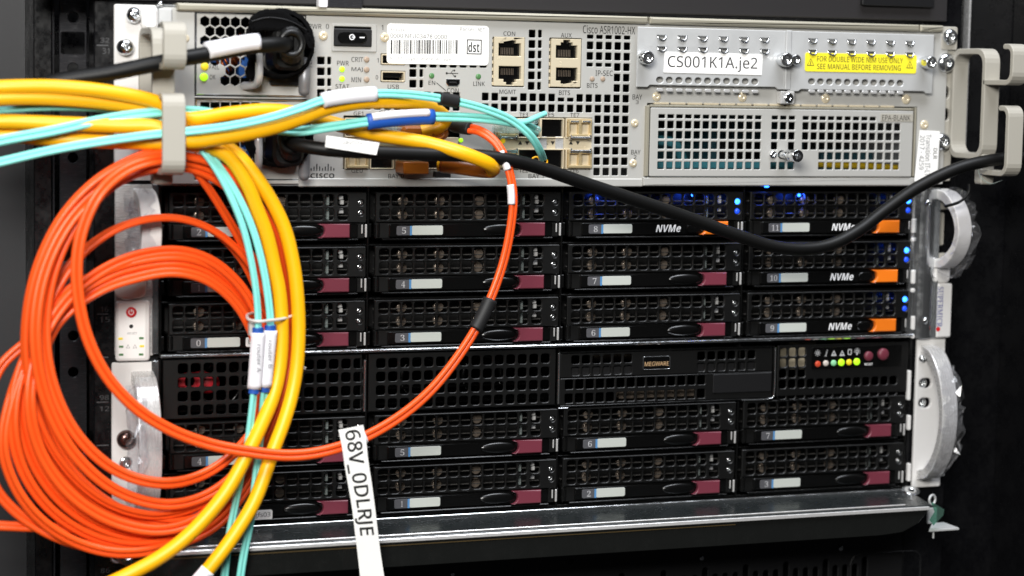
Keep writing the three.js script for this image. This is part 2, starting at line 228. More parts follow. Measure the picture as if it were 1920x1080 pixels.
// ---------------------------------------------------------------- router
const RZ = 3;   // front of the router's face
const router = thing('router', 'light grey two-unit router with vent grids and patched ports', 'router', [10, 911.1, 0]);
{
  const z = RZ, H = [], hole = (x0, y0, x1, y1, r = .5) => { const b = B(x0, y0, x1, y1, z); H.push(rr(b.x0, b.y0, b.x1, b.y1, r, THREE.Path, 2)); };
  // vent grids, laid out in millimetres from one measured corner
  const g0 = P(1101, 78, z), px = 5.37, hw = 3.75, py = 5.62, hh = 4.05;
  const cell = (c, r, half) => { const x = g0.x + c * px, y = g0.y - r * py; H.push(half === 1 ? rr(x, y - 2, x + hw, y, .4, THREE.Path, 2) : half === 2 ? rr(x, y - hh, x + hw, y - hh + 2.1, .4, THREE.Path, 2) : rr(x, y - hh, x + hw, y, .5, THREE.Path, 2)); };
  for (let c = 0; c < 5; c++) { cell(c, -1, 2); cell(c, 0); cell(c, 1); if (c < 3) cell(c, 2, 1); else for (let r = 2; r < 5; r++) cell(c, r); }
  for (let c = -24; c < 5; c++) for (let r = 5; r < 7; r++) { if (c === -1 || c === -2) { } const k = r === 5 && (c === -2 || c === -3 || c === -8 || c === -9) ? 2 : 0; if (c === -12 || c === -13) continue; cell(c, r, k); }
  for (let c = 1; c < 5; c++) for (let r = 7; r < 13; r++) cell(c, r);
  for (let r = 0; r < 6; r++) { const y = 56 + r * 19.6; hole(992 - r * .35, y, 1004.5 - r * .35, y + 14.5); hole(1009.5 - r * .35, y, 1016.5 - r * .35, y + 14.5); }
  for (let r = 0; r < 4; r++) { const y = 106.7 + r * 20.3; hole(595, y, 609, y + 14.3); hole(614, y, 621, y + 14.3); }
  for (let c = 0; c < 8; c++) hole(768.5 + c * 18.8, 118, 781.5 + c * 18.8, 127);
  for (const y of [130, 150]) { hole(768, y, 781, y + 14.5); hole(787, y, 793.5, y + 14.5); }
  for (const x of [596, 613]) hole(x, 277, x + 14, 290);
  // port openings
  hole(923, 70, 984, 163, .6); hole(1029.5, 71.5, 1090.5, 166, .6); hole(714, 101, 760, 122, .3); hole(714, 133, 760, 154, .3); hole(624, 49, 697, 88, .4);
  hole(644, 218, 862, 318, .3); hole(926, 220, 1109.5, 318, .3);
  hole(365, 25, 574, 182, .3); hole(365, 185, 574, 338, .3);
  hole(1212, 197, 1718, 333, .3);
  const tl = P(300, 18, z), br = P(1768, 343, z), yB = P(900, 345, z).y;
  const face = M('faceplate', plate(rr(tl.x, yB, br.x, 998.2, .8), H, z - 1.2, 1.2, .28), m.router, router);
  // folded lips
  const lip = (x0, x1, y) => box(P(x0, y, z).x, 996.6, P(x1, y, z).x, 1000.4, z - 12, z + 3.2, .5, 1.1);
  M('top_lip', lip(330, 1212, 20), m.routerLip, router); M('top_lip', lip(1215, 1720, 40), m.routerLip, router); M('top_lip', lip(1722, 1765, 45), m.routerLip, router);
  M('bottom_lip', box(P(560, 340, z).x, yB - 1.4, P(1205, 340, z).x, yB + 3, z - 8, z + .6, .5, .5), m.router, router);
  M('inner_shell', merge(box(24, yB, 460, 999, -452, -450, 0, 0), box(24, yB - 1, 460, yB + .4, -450, z - 2, 0, 0), box(24, 998.6, 460, 999.6, -450, z - 2, 0, 0), box(22, yB, 24, 999, -450, z - 2, 0, 0), box(460, yB, 461, 999, -450, z - 2, 0, 0)), m.innerSteel, router);
  // things seen through the vents
  { const b = B(1255, 200, 1430, 320, -30); M('circuit_board', merge(pbox(B(1330, 195, 1345, 330, -40), -60, -40), pbox(B(1352, 195, 1470, 265, -60), -64, -60, 1), pbox(B(1500, 200, 1508, 300, -60), -64, -60)), m.pcb, router);
    const c = new THREE.CatmullRomCurve3([P(1222, 262, -14), P(1265, 270, -18), P(1280, 300, -24), P(1290, 330, -26)]); M('ribbon', new THREE.TubeGeometry(c, 20, 3, 8), m.cableInside, router);
    M('inner_rail', pbox(B(1225, 300, 1520, 316, -16), -18, -16, 2), m.cableInside, router);
    const d = new THREE.CatmullRomCurve3([P(1490, 305, -20), P(1560, 309, -20), P(1640, 312, -20), P(1690, 316, -20)]); M('inner_lead', new THREE.TubeGeometry(d, 20, 2, 8), m.yellowInside, router);
    M('inner_chassis', pbox(B(1222, 240, 1310, 330, -60), -62, -60), m.pcb, router); M('inner_chassis', pbox(B(1540, 280, 1716, 330, -50), -54, -50), m.pcb, router); }
  // silkscreen
  const K = (s, x0, y0, x1, y1, o) => T(s, x0, y0, x1, y1, z + .12, m.ink, face, o);
  K('PWR', 579, 45, 603, 54); K('0', 611, 45, 617, 54); K('1', 715, 47, 718.5, 56); K('PWR', 632, 114, 654, 122.5); K('STAT', 629, 158, 655, 166); K('CRIT', 659, 107, 681, 116); K('MAJ', 659, 126, 680, 135); K('MIN', 659, 145, 677, 154);
  K('1', 707, 109, 710, 117); K('0', 704.5, 141, 709, 149); K('USB', 727, 158.5, 748, 167); K('EN', 803.5, 151.5, 816, 159); K('CON', 838, 165.5, 860, 174.5); K('LINK', 887.5, 153, 909, 161); K('CON', 944, 59, 966, 67); K('AUX', 1051.5, 62, 1072, 70.5); K('MGMT', 936.5, 168, 967.5, 176); K('BITS', 1048, 169.5, 1069, 178);
  K('BITS', 1100.5, 156, 1120.5, 164.5); K('IP-SEC', 1116.5, 132, 1149, 142); K('Cisco ASR1002-HX', 1093, 48.5, 1191, 63.5); K('BAY', 1186, 177, 1204, 186.5); K('3', 1192, 188, 1197.5, 195); K('BAY', 1183.5, 281, 1201, 289.5); K('2', 1188, 291, 1193.5, 298.5);
  K('GE1', 663, 209, 681, 217); K('GE3', 711, 207, 731, 215); K('TE3', 974, 211, 990, 219); K('TE5', 1021, 211, 1039, 219); K('TE7', 1069, 212, 1086, 219.5); K('GE0', 659, 316, 680, 324); K('GE4', 760, 315, 779, 323.5); K('BAY 0', 728, 326, 757, 334.5); K('TE2', 973, 316, 990, 323.5); K('BAY 1', 991, 326, 1019, 334); K('TE6', 1068, 317, 1085, 324); K('PEM 1', 580, 98, 585, 126, { turn: 90 });
  K('CISCO', 582, 325, 627, 334, { font: 'bold' });
  for (let i = 0; i < 9; i++) { const hgt = [4, 7, 12, 7, 4, 7, 12, 7, 4][i], x = 582.5 + i * 5.3, b = B(x, 322 - hgt - 3, x + 1.9, 320, z); M('printed_mark', box(b.x0, b.y0, b.x1, b.y1, z + .05, z + .14, .2, 0), m.ink, face); }
  { const a = P(818, 155, z), b = P(836, 170, z), dx = b.x - a.x, dy = b.y - a.y, L = Math.hypot(dx, dy); M('printed_mark', new THREE.PlaneGeometry(L, .35).rotateZ(Math.atan2(dy, dx)).translate((a.x + b.x) / 2, (a.y + b.y) / 2, z + .12), m.ink, face); }
  { const a = B(837.5, 132, 859, 143, z), cy = (a.y0 + a.y1) / 2; M('printed_mark', merge(new THREE.PlaneGeometry(a.x1 - a.x0, .35).translate((a.x0 + a.x1) / 2, cy, z + .12), new THREE.CircleGeometry(.6, 10).translate(a.x0, cy, z + .13), new THREE.PlaneGeometry(2.6, .3).rotateZ(.9).translate(a.x0 + 2.8, cy + .8, z + .12), new THREE.PlaneGeometry(2.6, .3).rotateZ(-.9).translate(a.x0 + 3.6, cy - .8, z + .12), new THREE.CircleGeometry(.5, 8).translate(a.x0 + 4.2, cy + 1.5, z + .13), new THREE.PlaneGeometry(.9, .9).translate(a.x0 + 4.7, cy - 1.5, z + .13)), m.ink, face); }
  // lights
  const led = (x, y, r, mat, nm = 'indicator_light') => disc(x, y, r, z - .2, .9, mat, router, nm);
  led(641, 130, 5.2, m.ledGreen); led(641, 148, 5.2, m.ledGreen); led(687, 111.5, 5.4, m.ledOff); led(687, 130.5, 5.4, m.ledOff); led(687, 149, 5.4, m.ledOff); led(809, 142, 5, m.ledGreenOff); led(896.5, 143.5, 5, m.ledGreenOff); led(1110, 148, 4.5, m.ledOff); led(1130, 148, 4.5, m.ledOff);
  for (const [x, y, r] of [[606, 67, 8.5], [721.5, 70, 8.5], [1190, 231, 7], [1187, 306, 7], [347, 72, 8]]) { screwAt(x, y, r, z, 1, m.nickel, router, 'rivet'); }
  // rocker switch
  { const o = B(622, 45, 706, 97, z); const frame = M('power_switch', plate(rr(o.x0, o.y0, o.x1, o.y1, .6), [rr(o.x0 + 1.1, o.y0 + 2.6, o.x1 - 3, o.y1 - 1.4, .4, THREE.Path)], z - .2, .9, .3), m.router, router);
    const b = B(625, 54, 696, 87, z); M('rocker', plate(rr(b.x0, b.y0, b.x1, b.y1, .7), null, z - 1, 2.6, .5), m.charcoal, frame); const s = B(633, 59, 688, 82, z + 1.7); M('rocker_key', plate(rr(s.x0, s.y0, s.x1, s.y1, 3.4, THREE.Shape, 6), null, z + 1.4, 1.1, .4), m.plasticGloss, frame);
    const c = P(660, 69.5, z + 2.6); M('printed_mark', merge(new THREE.RingGeometry(1, 1.5, 20).translate(c.x, c.y, z + 2.62), new THREE.PlaneGeometry(1.9, .45).translate(c.x + .8, c.y, z + 2.63), new THREE.PlaneGeometry(2.7, .6).translate(c.x + 5.4, c.y - .1, z + 2.63)), m.inkWhite, frame); }
  // usb
  for (const y of [102, 134]) { const b = B(715, y, 759, y + 19, z), u = M('usb_port', plate(rr(b.x0, b.y0, b.x1, b.y1, .4), [rr(b.x0 + .7, b.y0 + .6, b.x1 - .7, b.y1 - .6, .2, THREE.Path)], z - 8, 8.4, .2), m.nickel, router); M('contact_tongue', box(b.x0 + 1.2, b.y0 + 2.2, b.x1 - 1.4, b.y1 - .9, z - 8, z - 1.2, .2, .2), m.plasticGloss, u); }
  { const b = B(836, 148, 862, 162, z), pts = [[b.x0, b.y1], [b.x1, b.y1], [b.x1, b.y0 + 1.6], [b.x1 - 1.2, b.y0], [b.x0 + 1.2, b.y0], [b.x0, b.y0 + 1.6]], cx = (b.x0 + b.x1) / 2, cy = (b.y0 + b.y1) / 2, inn = pts.map((q) => [cx + (q[0] - cx) * .84, cy + (q[1] - cy) * .72]);
    const u = M('console_port', plate(poly(pts), [poly(inn, THREE.Path)], z - .5, 1.1, .2), m.chrome, router); M('port_core', plate(poly(inn), null, z - .4, .5, 0), m.plasticGloss, u); M('contact_tongue', box(cx - 2, cy - .3, cx + 2, cy + .5, z, z + .5, .1, .1), m.charcoal, u); }
  // double jacks
  for (const [x0, y0, x1, y1, hx0, hx1, ha, hb, hc, hd] of [[926, 69.5, 983, 161, 935, 976.5, 70, 105, 124, 160], [1033, 73, 1089, 163, 1042.5, 1082.5, 74, 109, 127, 163]]) {
    const o = B(x0, y0, x1, y1, z), jk = (a, b, flip) => { const q = B(hx0, a, hx1, b, z), w = q.x1 - q.x0, h = q.y1 - q.y0, s = flip ? -1 : 1, cy = (q.y0 + q.y1) / 2; const pts = [[0, -.5], [1, -.5], [1, .2], [.78, .2], [.78, .36], [.66, .36], [.66, .5], [.34, .5], [.34, .36], [.22, .36], [.22, .2], [0, .2]].map(([u, v]) => [q.x0 + u * w, cy + s * v * h]); return { pts, q }; };
    const A = jk(ha + 1, hb, 0), Bq = jk(hc, hd - 1, 1);
    const blk = M('network_jack_block', plate(rr(o.x0, o.y0, o.x1, o.y1, .3), [poly(A.pts, THREE.Path), poly(Bq.pts, THREE.Path)], z - 14, 14.2, .25), m.nickel, router);
    for (const { q } of [A, Bq]) { M('jack_core', box(q.x0 - .4, q.y0 - .4, q.x1 + .4, q.y1 + .4, z - 13, z - 2.2, 0, 0), m.plasticGloss, blk); for (let i = 0; i < 8; i++) M('contact_pin', box(q.x0 + 2 + i * .95, q.y0 + (q === A.q ? .8 : 5.2), q.x0 + 2.35 + i * .95, q.y0 + (q === A.q ? 4.4 : 8.6), z - 2.3, z - 2 + i * .01, 0, .05), m.drive, blk); }
    for (let i = 0; i < 7; i++) { const s = B(x0 - 4.5, y0 + 4 + i * 13.4, x0 - .5, y0 + 10 + i * 13.4, z); M('spring_tab', pbox(s, z - 2, z - .4, .2, .2), m.nickel, blk); }
  }
  // pluggable module cages
  const cage = (x0, y0, x1, y1, kind, lid) => { const b = B(x0, y0, x1, y1, z), c = M('module_cage', plate(rr(b.x0, b.y0, b.x1, b.y1, .3), [rr(b.x0 + .6, b.y0 + .6, b.x1 - .6, b.y1 - .6, .2, THREE.Path)], z - 12, 13, .2), m.nickel, router), cx = (b.x0 + b.x1) / 2, h = b.y1 - b.y0;
    if (kind === 'blank') { M('dust_cover', box(b.x0 + .7, b.y0 + .7, b.x1 - .7, b.y1 - .7, z - 6, z - .8, .3, .3), m.plasticGloss, c); }
    else { const X0 = b.x0 + .7, X1 = b.x1 - .7, Y0 = b.y0 + .7, Y1 = b.y1 - .7, hw = (X1 - X0) * .075; M('transceiver', merge(box(X0, Y1 - h * .17, X1, Y1, z - 4, z + 3, .2, .25), box(X0, Y0, X1, Y0 + h * .14, z - 4, z + 3, .2, .25), ...[X0 + hw * .5, cx, X1 - hw * .5].map((x, i) => box(x - hw * (i === 1 ? .9 : .5), Y0 + h * .1, x + hw * (i === 1 ? .9 : .5), Y1 - h * .12, z - 4, z + 2.8, .1, .2))), m.gold, c);
      M('release_ridge', merge(box(X0 + 1, Y1 - 1.4, cx - 1, Y1 - .5, z + 2.6, z + 3.6, .3, .25), box(cx + 1, Y1 - 1.4, X1 - 1, Y1 - .5, z + 2.6, z + 3.6, .3, .25)), m.steel, c);
      for (const s of [-1, 1]) { const mx = cx + s * (b.x1 - b.x0) * .235; M('ferrule_well', box(mx - 2.7, b.y0 + h * .18, mx + 2.7, b.y0 + h * .8, z - 8, z + .4, .3, .2), m.nickel, c); }
      const yb = lid ? b.y1 - .9 : b.y0 + .5; M('bail_latch', merge(box(b.x0 + 2, yb - .6, b.x1 - 2, yb + .5, z + 2.6, z + 4.2, .4, .4), box(b.x0 + 1.4, yb - 1.3, b.x0 + 2.4, yb + 1.3, z + 1, z + 4, .3, .3), box(b.x1 - 2.4, yb - 1.3, b.x1 - 1.4, yb + 1.3, z + 1, z + 4, .3, .3)), m.steel, c); } };
  const xs0 = [646, 693, 741, 788, 826], xs1 = [928, 970, 1013, 1060];
  xs0.slice(0, 4).forEach((x, i) => { cage(x, 221, x + 45, 257, i === 0 ? 'blank' : i === 1 ? 'blank' : 'module'); cage(x, 281, x + 45, 317, i === 0 ? 'module' : i === 2 ? 'module' : 'blank', true); });
  xs1.forEach((x, i) => { const w = i === 3 ? 48.5 : 43; cage(x, 222, x + w, 259, i === 3 || i === 0 ? 'module' : 'blank'); cage(x, 279, x + w, 317, i === 3 || i === 0 ? 'module' : 'blank', true); });
  for (const [a, b] of [[645, 861], [928, 1113]]) { const q = B(a, 257, b, 281, z); M('module_divider', pbox(q, z - 6, z - .6, .2, .2), m.nickel, router); }
  for (const x of [975, 988, 1023, 1036, 1070, 1083]) { const c = P(x + 1, 268, z), up = [975, 1023, 1070].includes(x) ? 1 : -1; M('printed_mark', new THREE.CircleGeometry(1.35, 3).rotateZ(up * Math.PI / 2).translate(c.x, c.y - up * .2, z - .45), m.ink, face); }
  { const c = P(943, 262, z); disc(942, 264, 5, z - .7, 1, m.ledYellow, router, 'indicator_light'); disc(864, 263, 4, z - .3, .8, m.ledGreen, router, 'indicator_light'); }
  for (const x of [1041, 1010]) { const q = B(x, 256, x + 15, 281, z); M('ground_spring', pbox(q, z - .4, z + .3, .3, .2), m.alu, router); }
}
{ // stickers on the router
  const z = RZ, pz = z + .5, b = B(725, 46, 916, 121, z), st = M('asset_sticker', plate(rr(b.x0, b.y0, b.x1, b.y1, 2, THREE.Shape, 6), null, z + .15, .35, .1), m.paper, router);
  const k = (s, x0, y0, x1, y1, mat = m.inkPale, font = 'mono') => T(s, x0, y0, x1, y1, pz + .05, mat, st, { font });
  k('Anlage', 732, 53, 759, 60); k('Parsec.NET', 863, 52, 909, 59); k('0000 NEU03478 0000', 732, 64, 838, 72, m.ink, 'sans'); k('Nicht zugeordnete Anlage', 732, 107, 845, 114.5); k('dst', 878, 79, 899, 98, m.ink, 'bold');
  const q = B(874.5, 74, 902.5, 102, z); M('printed_mark', plate(rr(q.x0, q.y0, q.x1, q.y1), [rr(q.x0 + .55, q.y0 + .55, q.x1 - .55, q.y1 - .55, 0, THREE.Path)], pz + .02, .05, 0), m.ink, st);
  let x = 732; const bars = []; while (x < 856) { const w = [1.1, 1.1, 1.8, 2.9][Math.floor(rnd(0, 4))], r = B(x, 75, x + w, 101, z); bars.push(new THREE.PlaneGeometry(r.x1 - r.x0, r.y1 - r.y0).translate((r.x0 + r.x1) / 2, (r.y0 + r.y1) / 2, pz + .05)); x += w + [1.2, 2, 2.6][Math.floor(rnd(0, 3))]; } M('printed_barcode', merge(bars), m.ink, st);
}
{ // interface card covers, upper right
  const z0 = RZ, z = 7, cover = (l, r, yl, lab) => {
    const a = P(l, yl, z), b = P(r, yl + (r - l) * .028, z), yT = a.y, yBt = P(l, yl + 113, z).y, H = [], x0 = a.x, x1 = b.x;
    const c0 = P(lab ? 1231 : 1516, lab ? 147 : 150, z), n = 11, pit = lab ? 5.72 : 5.62; for (let i = 0; i < n; i++) H.push(rr(c0.x + i * pit, c0.y - 2.5, c0.x + i * pit + 4.1, c0.y + .9, 1.7, THREE.Path, 4));
    const lv = []; for (let rI = 0; rI < 2; rI++) for (let i = 0; i < 6; i++) { const c = P((lab ? 1241 : 1524) + i * (lab ? 38.6 : 36.4), (lab ? 66 : 72.5) + i * 1.0 + rI * 21.3, z); lv.push(c); const D = [[c.x - 2.4, c.y]]; for (let k = 0; k <= 8; k++) { const a = Math.PI + Math.PI * k / 8; D.push([c.x + 2.4 * Math.cos(a), c.y + 2.5 * Math.sin(a)]); } H.push(poly(D.slice(1), THREE.Path)); }
    const cv = M('card_cover', plate(poly([[x0, yT], [x1, yT], [x1, yT - 7], [x1, yBt], [x1 - 4, yBt], [x1 - 5.5, yBt + 1.2], [x0 + 8, yBt + 1.2], [x0 + 6.5, yBt], [x0, yBt]].map((q) => q).reverse()), H, z - 1.2, 1.2, .3), m.zinc, router);
    for (const c of lv) { const cc = new THREE.CatmullRomCurve3(Array.from({ length: 9 }, (_, k) => { const a = Math.PI + Math.PI * k / 8; return v3(c.x + 2.6 * Math.cos(a), c.y + 2.6 * Math.sin(a), z - .4 + 1.1 * Math.sin(Math.PI * k / 8)); })); M('louvre', new THREE.TubeGeometry(cc, 16, .62, 8), m.steel, cv); }
    for (let i = 0; i < n; i++) { const x = c0.x + i * pit; M('bottom_scallop', plate(rr(x, c0.y - 7, x + 4.1, c0.y - 5.3, .8), null, z - .4, 1, .25), m.alu, cv); }
    return cv; };
  const c1 = cover(1196, 1474, 50, true), c2 = cover(1481, 1752, 58, false);
  const dv = B(1472, 57, 1482, 168, z); M('cover_divider', pbox(dv, z - 1, z + 1.2, .3, .4), m.zinc, router);
  const db = B(1462, 171, 1488, 195, z); const cl = M('divider_clip', pbox(db, z0, z + 1.5, .6, .6), m.alu, router); screwAt(1479, 184, 9, z + 1.5, 1.2, m.chrome, cl);
  const knob = (px, py, rp, len) => { const p = P(px, py, z + len), r = (P(px + rp, py, z + len).x - p.x); const k = M('thumb_screw', merge(lathe([[r * .85, 0], [r * .85, len * .35], [r, len * .4], [r, len * .92], [r * .86, len], [r * .5, len], [r * .4, len * .8], [0.001, len * .75]], 20)).translate(p.x, p.y, z), m.steel, router); return k; };
  knob(1216, 108, 12, 8); knob(1477, 112, 12, 8); knob(1494, 112, 9, 6); knob(1748, 117, 10.5, 10);
  const lb = B(1245, 98, 1430, 139, z + .4), L = M('name_label', plate(poly([P(1246, 97, z), P(1430, 102, z), P(1428, 141, z), P(1244, 136, z)].map((q) => [q.x, q.y]).reverse()), null, z + .05, .3, .08), m.paper, c1); T('CS001K1A.je2', 1252, 106, 1420, 134, z + .4, m.ink, L);
  const yl = M('warning_label', plate(rr(...(() => { const b = B(1509, 101, 1718, 136, z); return [b.x0, b.y0, b.x1, b.y1]; })(), 1.2), null, z + .05, .3, .08), m.paperYellow, c2);
  T('FOR DOUBLE WIDE NIM USE ONLY', 1532, 107, 1693, 117, z + .4, m.ink, yl); T('SEE MANUAL BEFORE REMOVING', 1532, 121, 1689, 131, z + .4, m.ink, yl);
  for (const x of [1520, 1706]) { const c = P(x, x < 1600 ? 117 : 122, z + .4), t = (r) => [[c.x - r, c.y - r * .8], [c.x + r, c.y - r * .8], [c.x, c.y + r]]; M('printed_mark', plate(poly(t(2.3)), [poly(t(1.8), THREE.Path)], z + .36, .04, 0), m.ink, yl); M('printed_mark', new THREE.PlaneGeometry(.4, 1.9).translate(c.x, c.y - .3, z + .4), m.ink, yl); }
  for (const [x, y, r] of [[1231, 181, 8], [1392, 182, 8], [1548, 184.5, 8], [1699, 186, 8], [1733, 234, 7.5]]) screwAt(x, y, r, RZ, 1, m.nickel, router, 'rivet');
}
{ // blank bay panel
  const z = 6, b = B(1219, 205, 1711, 331, z), H = [], a = P(1235, 226.5, z), pit = 5.3, hw = 3.9, rp = 5.52, hh = 4.1;
  const cell = (c, r, x = 0) => H.push(r === 0 ? rr(a.x + x + c * pit, a.y + 1.4, a.x + x + c * pit + hw, a.y + 3.5, .3, THREE.Path, 2) : rr(a.x + x + c * pit, a.y - (r - 1) * rp - hh, a.x + x + c * pit + hw, a.y - (r - 1) * rp, .4, THREE.Path, 2));
  for (let c = 0; c < 12; c++) for (let r = 0; r < 6; r++) cell(c, r);
  const x2 = P(1447, 240, z).x - a.x, x3 = P(1505, 240, z).x - a.x;
  for (let c = 0; c < 3; c++) for (let r = 0; r < 6; r++) if (r < 3 || (r === 3 && c !== 1) || r === 5) cell(c, r, x2);
  for (let c = 0; c < 12; c++) for (let r = 0; r < 6; r++) if (r || c < 9) if (!(r === 4 && c < 2) && !(r === 5 && c < 2)) cell(c, r, x3);
  const kc = P(1466, 290, z); H.push(circ(kc.x, kc.y, 2.4, 14, THREE.Path));
  const pn = M('blank_panel', plate(rr(b.x0, b.y0, b.x1, b.y1, .6), H, z - 1.2, 1.2, .3), m.router, router);
  M('panel_rim', merge(box(b.x0 - 2.2, b.y0, b.x0 - .5, b.y1 + 1, -8, z - .2, .3, .3), box(b.x0, b.y1 + .3, b.x1, b.y1 + 1.6, -8, z - 1, .2, .3), box(b.x1 + 1.6, b.y0, b.x1 + 2.6, b.y1 + 2, -8, z - 1, .2, .2)), m.routerLip, router);
  for (let i = 0; i < 15; i++) { const x = b.x0 + 3 + i * 10; M('finger_spring', box(x, b.y1 + 1.8, x + 8.6, b.y1 + 2.9, 0, z - 2, .2, .2), m.nickel, router); }
  T('EPA-BLANK', 1654, 216, 1707, 226, z + .35, m.ink, M('name_plate', pbox(B(1651, 213.5, 1712, 228, z), z + .02, z + .28, .3, .1), m.bracket, pn));
  M('bottom_lip', box(b.x0 - 3, b.y0 - 5.2, b.x1 + 3, b.y0 - .6, -8, z - .5, .4, .6), m.router, router);
  // captive screw pointing out of the panel
  const p = P(1466, 290, z), kn = M('captive_screw', lathe([[1.9, 0], [1.9, 6], [2.3, 8], [3.2, 9], [3.2, 13], [2.9, 13.2], [2.9, 13.8], [3.4, 14], [3.4, 19.5], [3.2, 20], [1.8, 20], [1.2, 19.3], [0.001, 19.2]], 24).translate(p.x, p.y, z - 1), m.chrome, router); void kn;
  const cross = P(1518, 296, z + 19.3); M('captive_screw_cross', merge(box(p.x - 1.7, p.y - .4, p.x + 1.7, p.y + .4, z + 18.2, z + 19.1, .1, .1), box(p.x - .4, p.y - 1.7, p.x + .4, p.y + 1.7, z + 18.2, z + 19.15, .1, .1)), m.steel, router); void cross;
  screwAt(1449, 290, 7, z, 1.4, m.chrome, router);
}
{ // power supplies
  for (const [t, yT, yB, pw] of [[0, 27, 178, 1], [1, 189, 336, 0]]) {
    const z = 1.5, b = B(368, yT, 572, yB, z), H = [], a = P(384.5, t ? 197 : 40, z), R = 2.75, dx = 5.2, dy = 4.9;
    for (let r = 0; r < 8; r++) for (let c = 0; c < (r % 2 ? 6 : 6); c++) { const x = a.x + c * dx + (r % 2 ? 2.6 : 0), y = a.y - r * dy; if (r > 4 && c < 2) continue; if (x > b.x1 - 2 || y < b.y0 + 6) continue; H.push(poly(Array.from({ length: 6 }, (_, i) => [x + R * .98 * Math.sin(i * Math.PI / 3), y + R * Math.cos(i * Math.PI / 3)]), THREE.Path)); }
    const pl = M('power_supply', plate(rr(b.x0, b.y0, b.x1, b.y1, .4), H, z - 1, 1, .2), m.router, router);
    M('module_rim', merge(box(b.x0 - .7, b.y0 - .6, b.x0 + .2, b.y1 + .6, -6, z + .5, .1, .2), box(b.x0, b.y1 - .1, b.x1, b.y1 + .7, -6, z + .5, .1, .2), box(b.x0, b.y0 - .7, b.x1, b.y0 + .1, -6, z + .5, .1, .2)), m.steel, pl);
    M('inductor', merge(pbox(B(378, yT + 50, 420, yT + 90, -14), -24, -14, 3), pbox(B(420, yT + 70, 432, yT + 120, -14), -26, -16, 3), pbox(B(450, yT + 60, 470, yT + 120, -14), -26, -16, 3)), m.inductorBlue, pl);
    { const q = P(440, yT + 82, -12); const co = []; for (let i = 0; i < 9; i++) co.push(new THREE.TorusGeometry(5, .8, 6, 18).rotateY(Math.PI / 2 - .3).rotateZ(.5).translate(q.x - 6 + i * 1.5, q.y - 5 + i * 1.6, -16)); M('coil_winding', merge(co), m.copper, pl); }
    const lc = (x, y, mat) => disc(x, y, 7.5, z - .1, 1.2, mat, pl, 'indicator_light'); lc(383.5, t ? 283 : 124.5, m.ledYellow); lc(t ? 383 : 382, t ? 301 : 144.5, m.ledGreen);
    if (!t) { T('FAIL', 393, 121, 411, 130, z + .1, m.ink, pl); T('OK', 393, 140, 404, 149, z + .1, m.ink, pl); }
    // wire handle
    const hx = t ? 478 : 479, h0 = t ? 244 : 82, h1 = t ? 318 : 158, hp = [[hx + 6, h0 - 6, 2], [hx + 6, h0, 12], [hx + 6, h0 + 8, 16], [hx + 7, (h0 + h1) / 2, 17], [hx + 6, h1 - 10, 16], [hx, h1, 11], [hx - 22, h1 + 3, 2]];
    M('pull_handle', new THREE.TubeGeometry(curveOf(hp), 40, 2.1, 10), m.alu, pl);
    const lv = curveOf([[572, t ? 272 : 118, 12], [571, t ? 300 : 145, 14], [570, t ? 328 : 170, 13]]); M('release_lever', merge(new THREE.TubeGeometry(lv, 14, 3, 12), new THREE.SphereGeometry(3, 12, 8).translate(...lv.getPoint(0).toArray()), new THREE.SphereGeometry(3, 12, 8).translate(...lv.getPoint(1).toArray())), std({ color: C('#7d7d80'), roughness: .4, metalness: .4 }), pl);
    const so = B(505, t ? 215 : 60, 560, t ? 310 : 160, z); M('inlet_socket', pbox(so, z - .5, z + 3, 1), m.plastic, pl);
  }
}
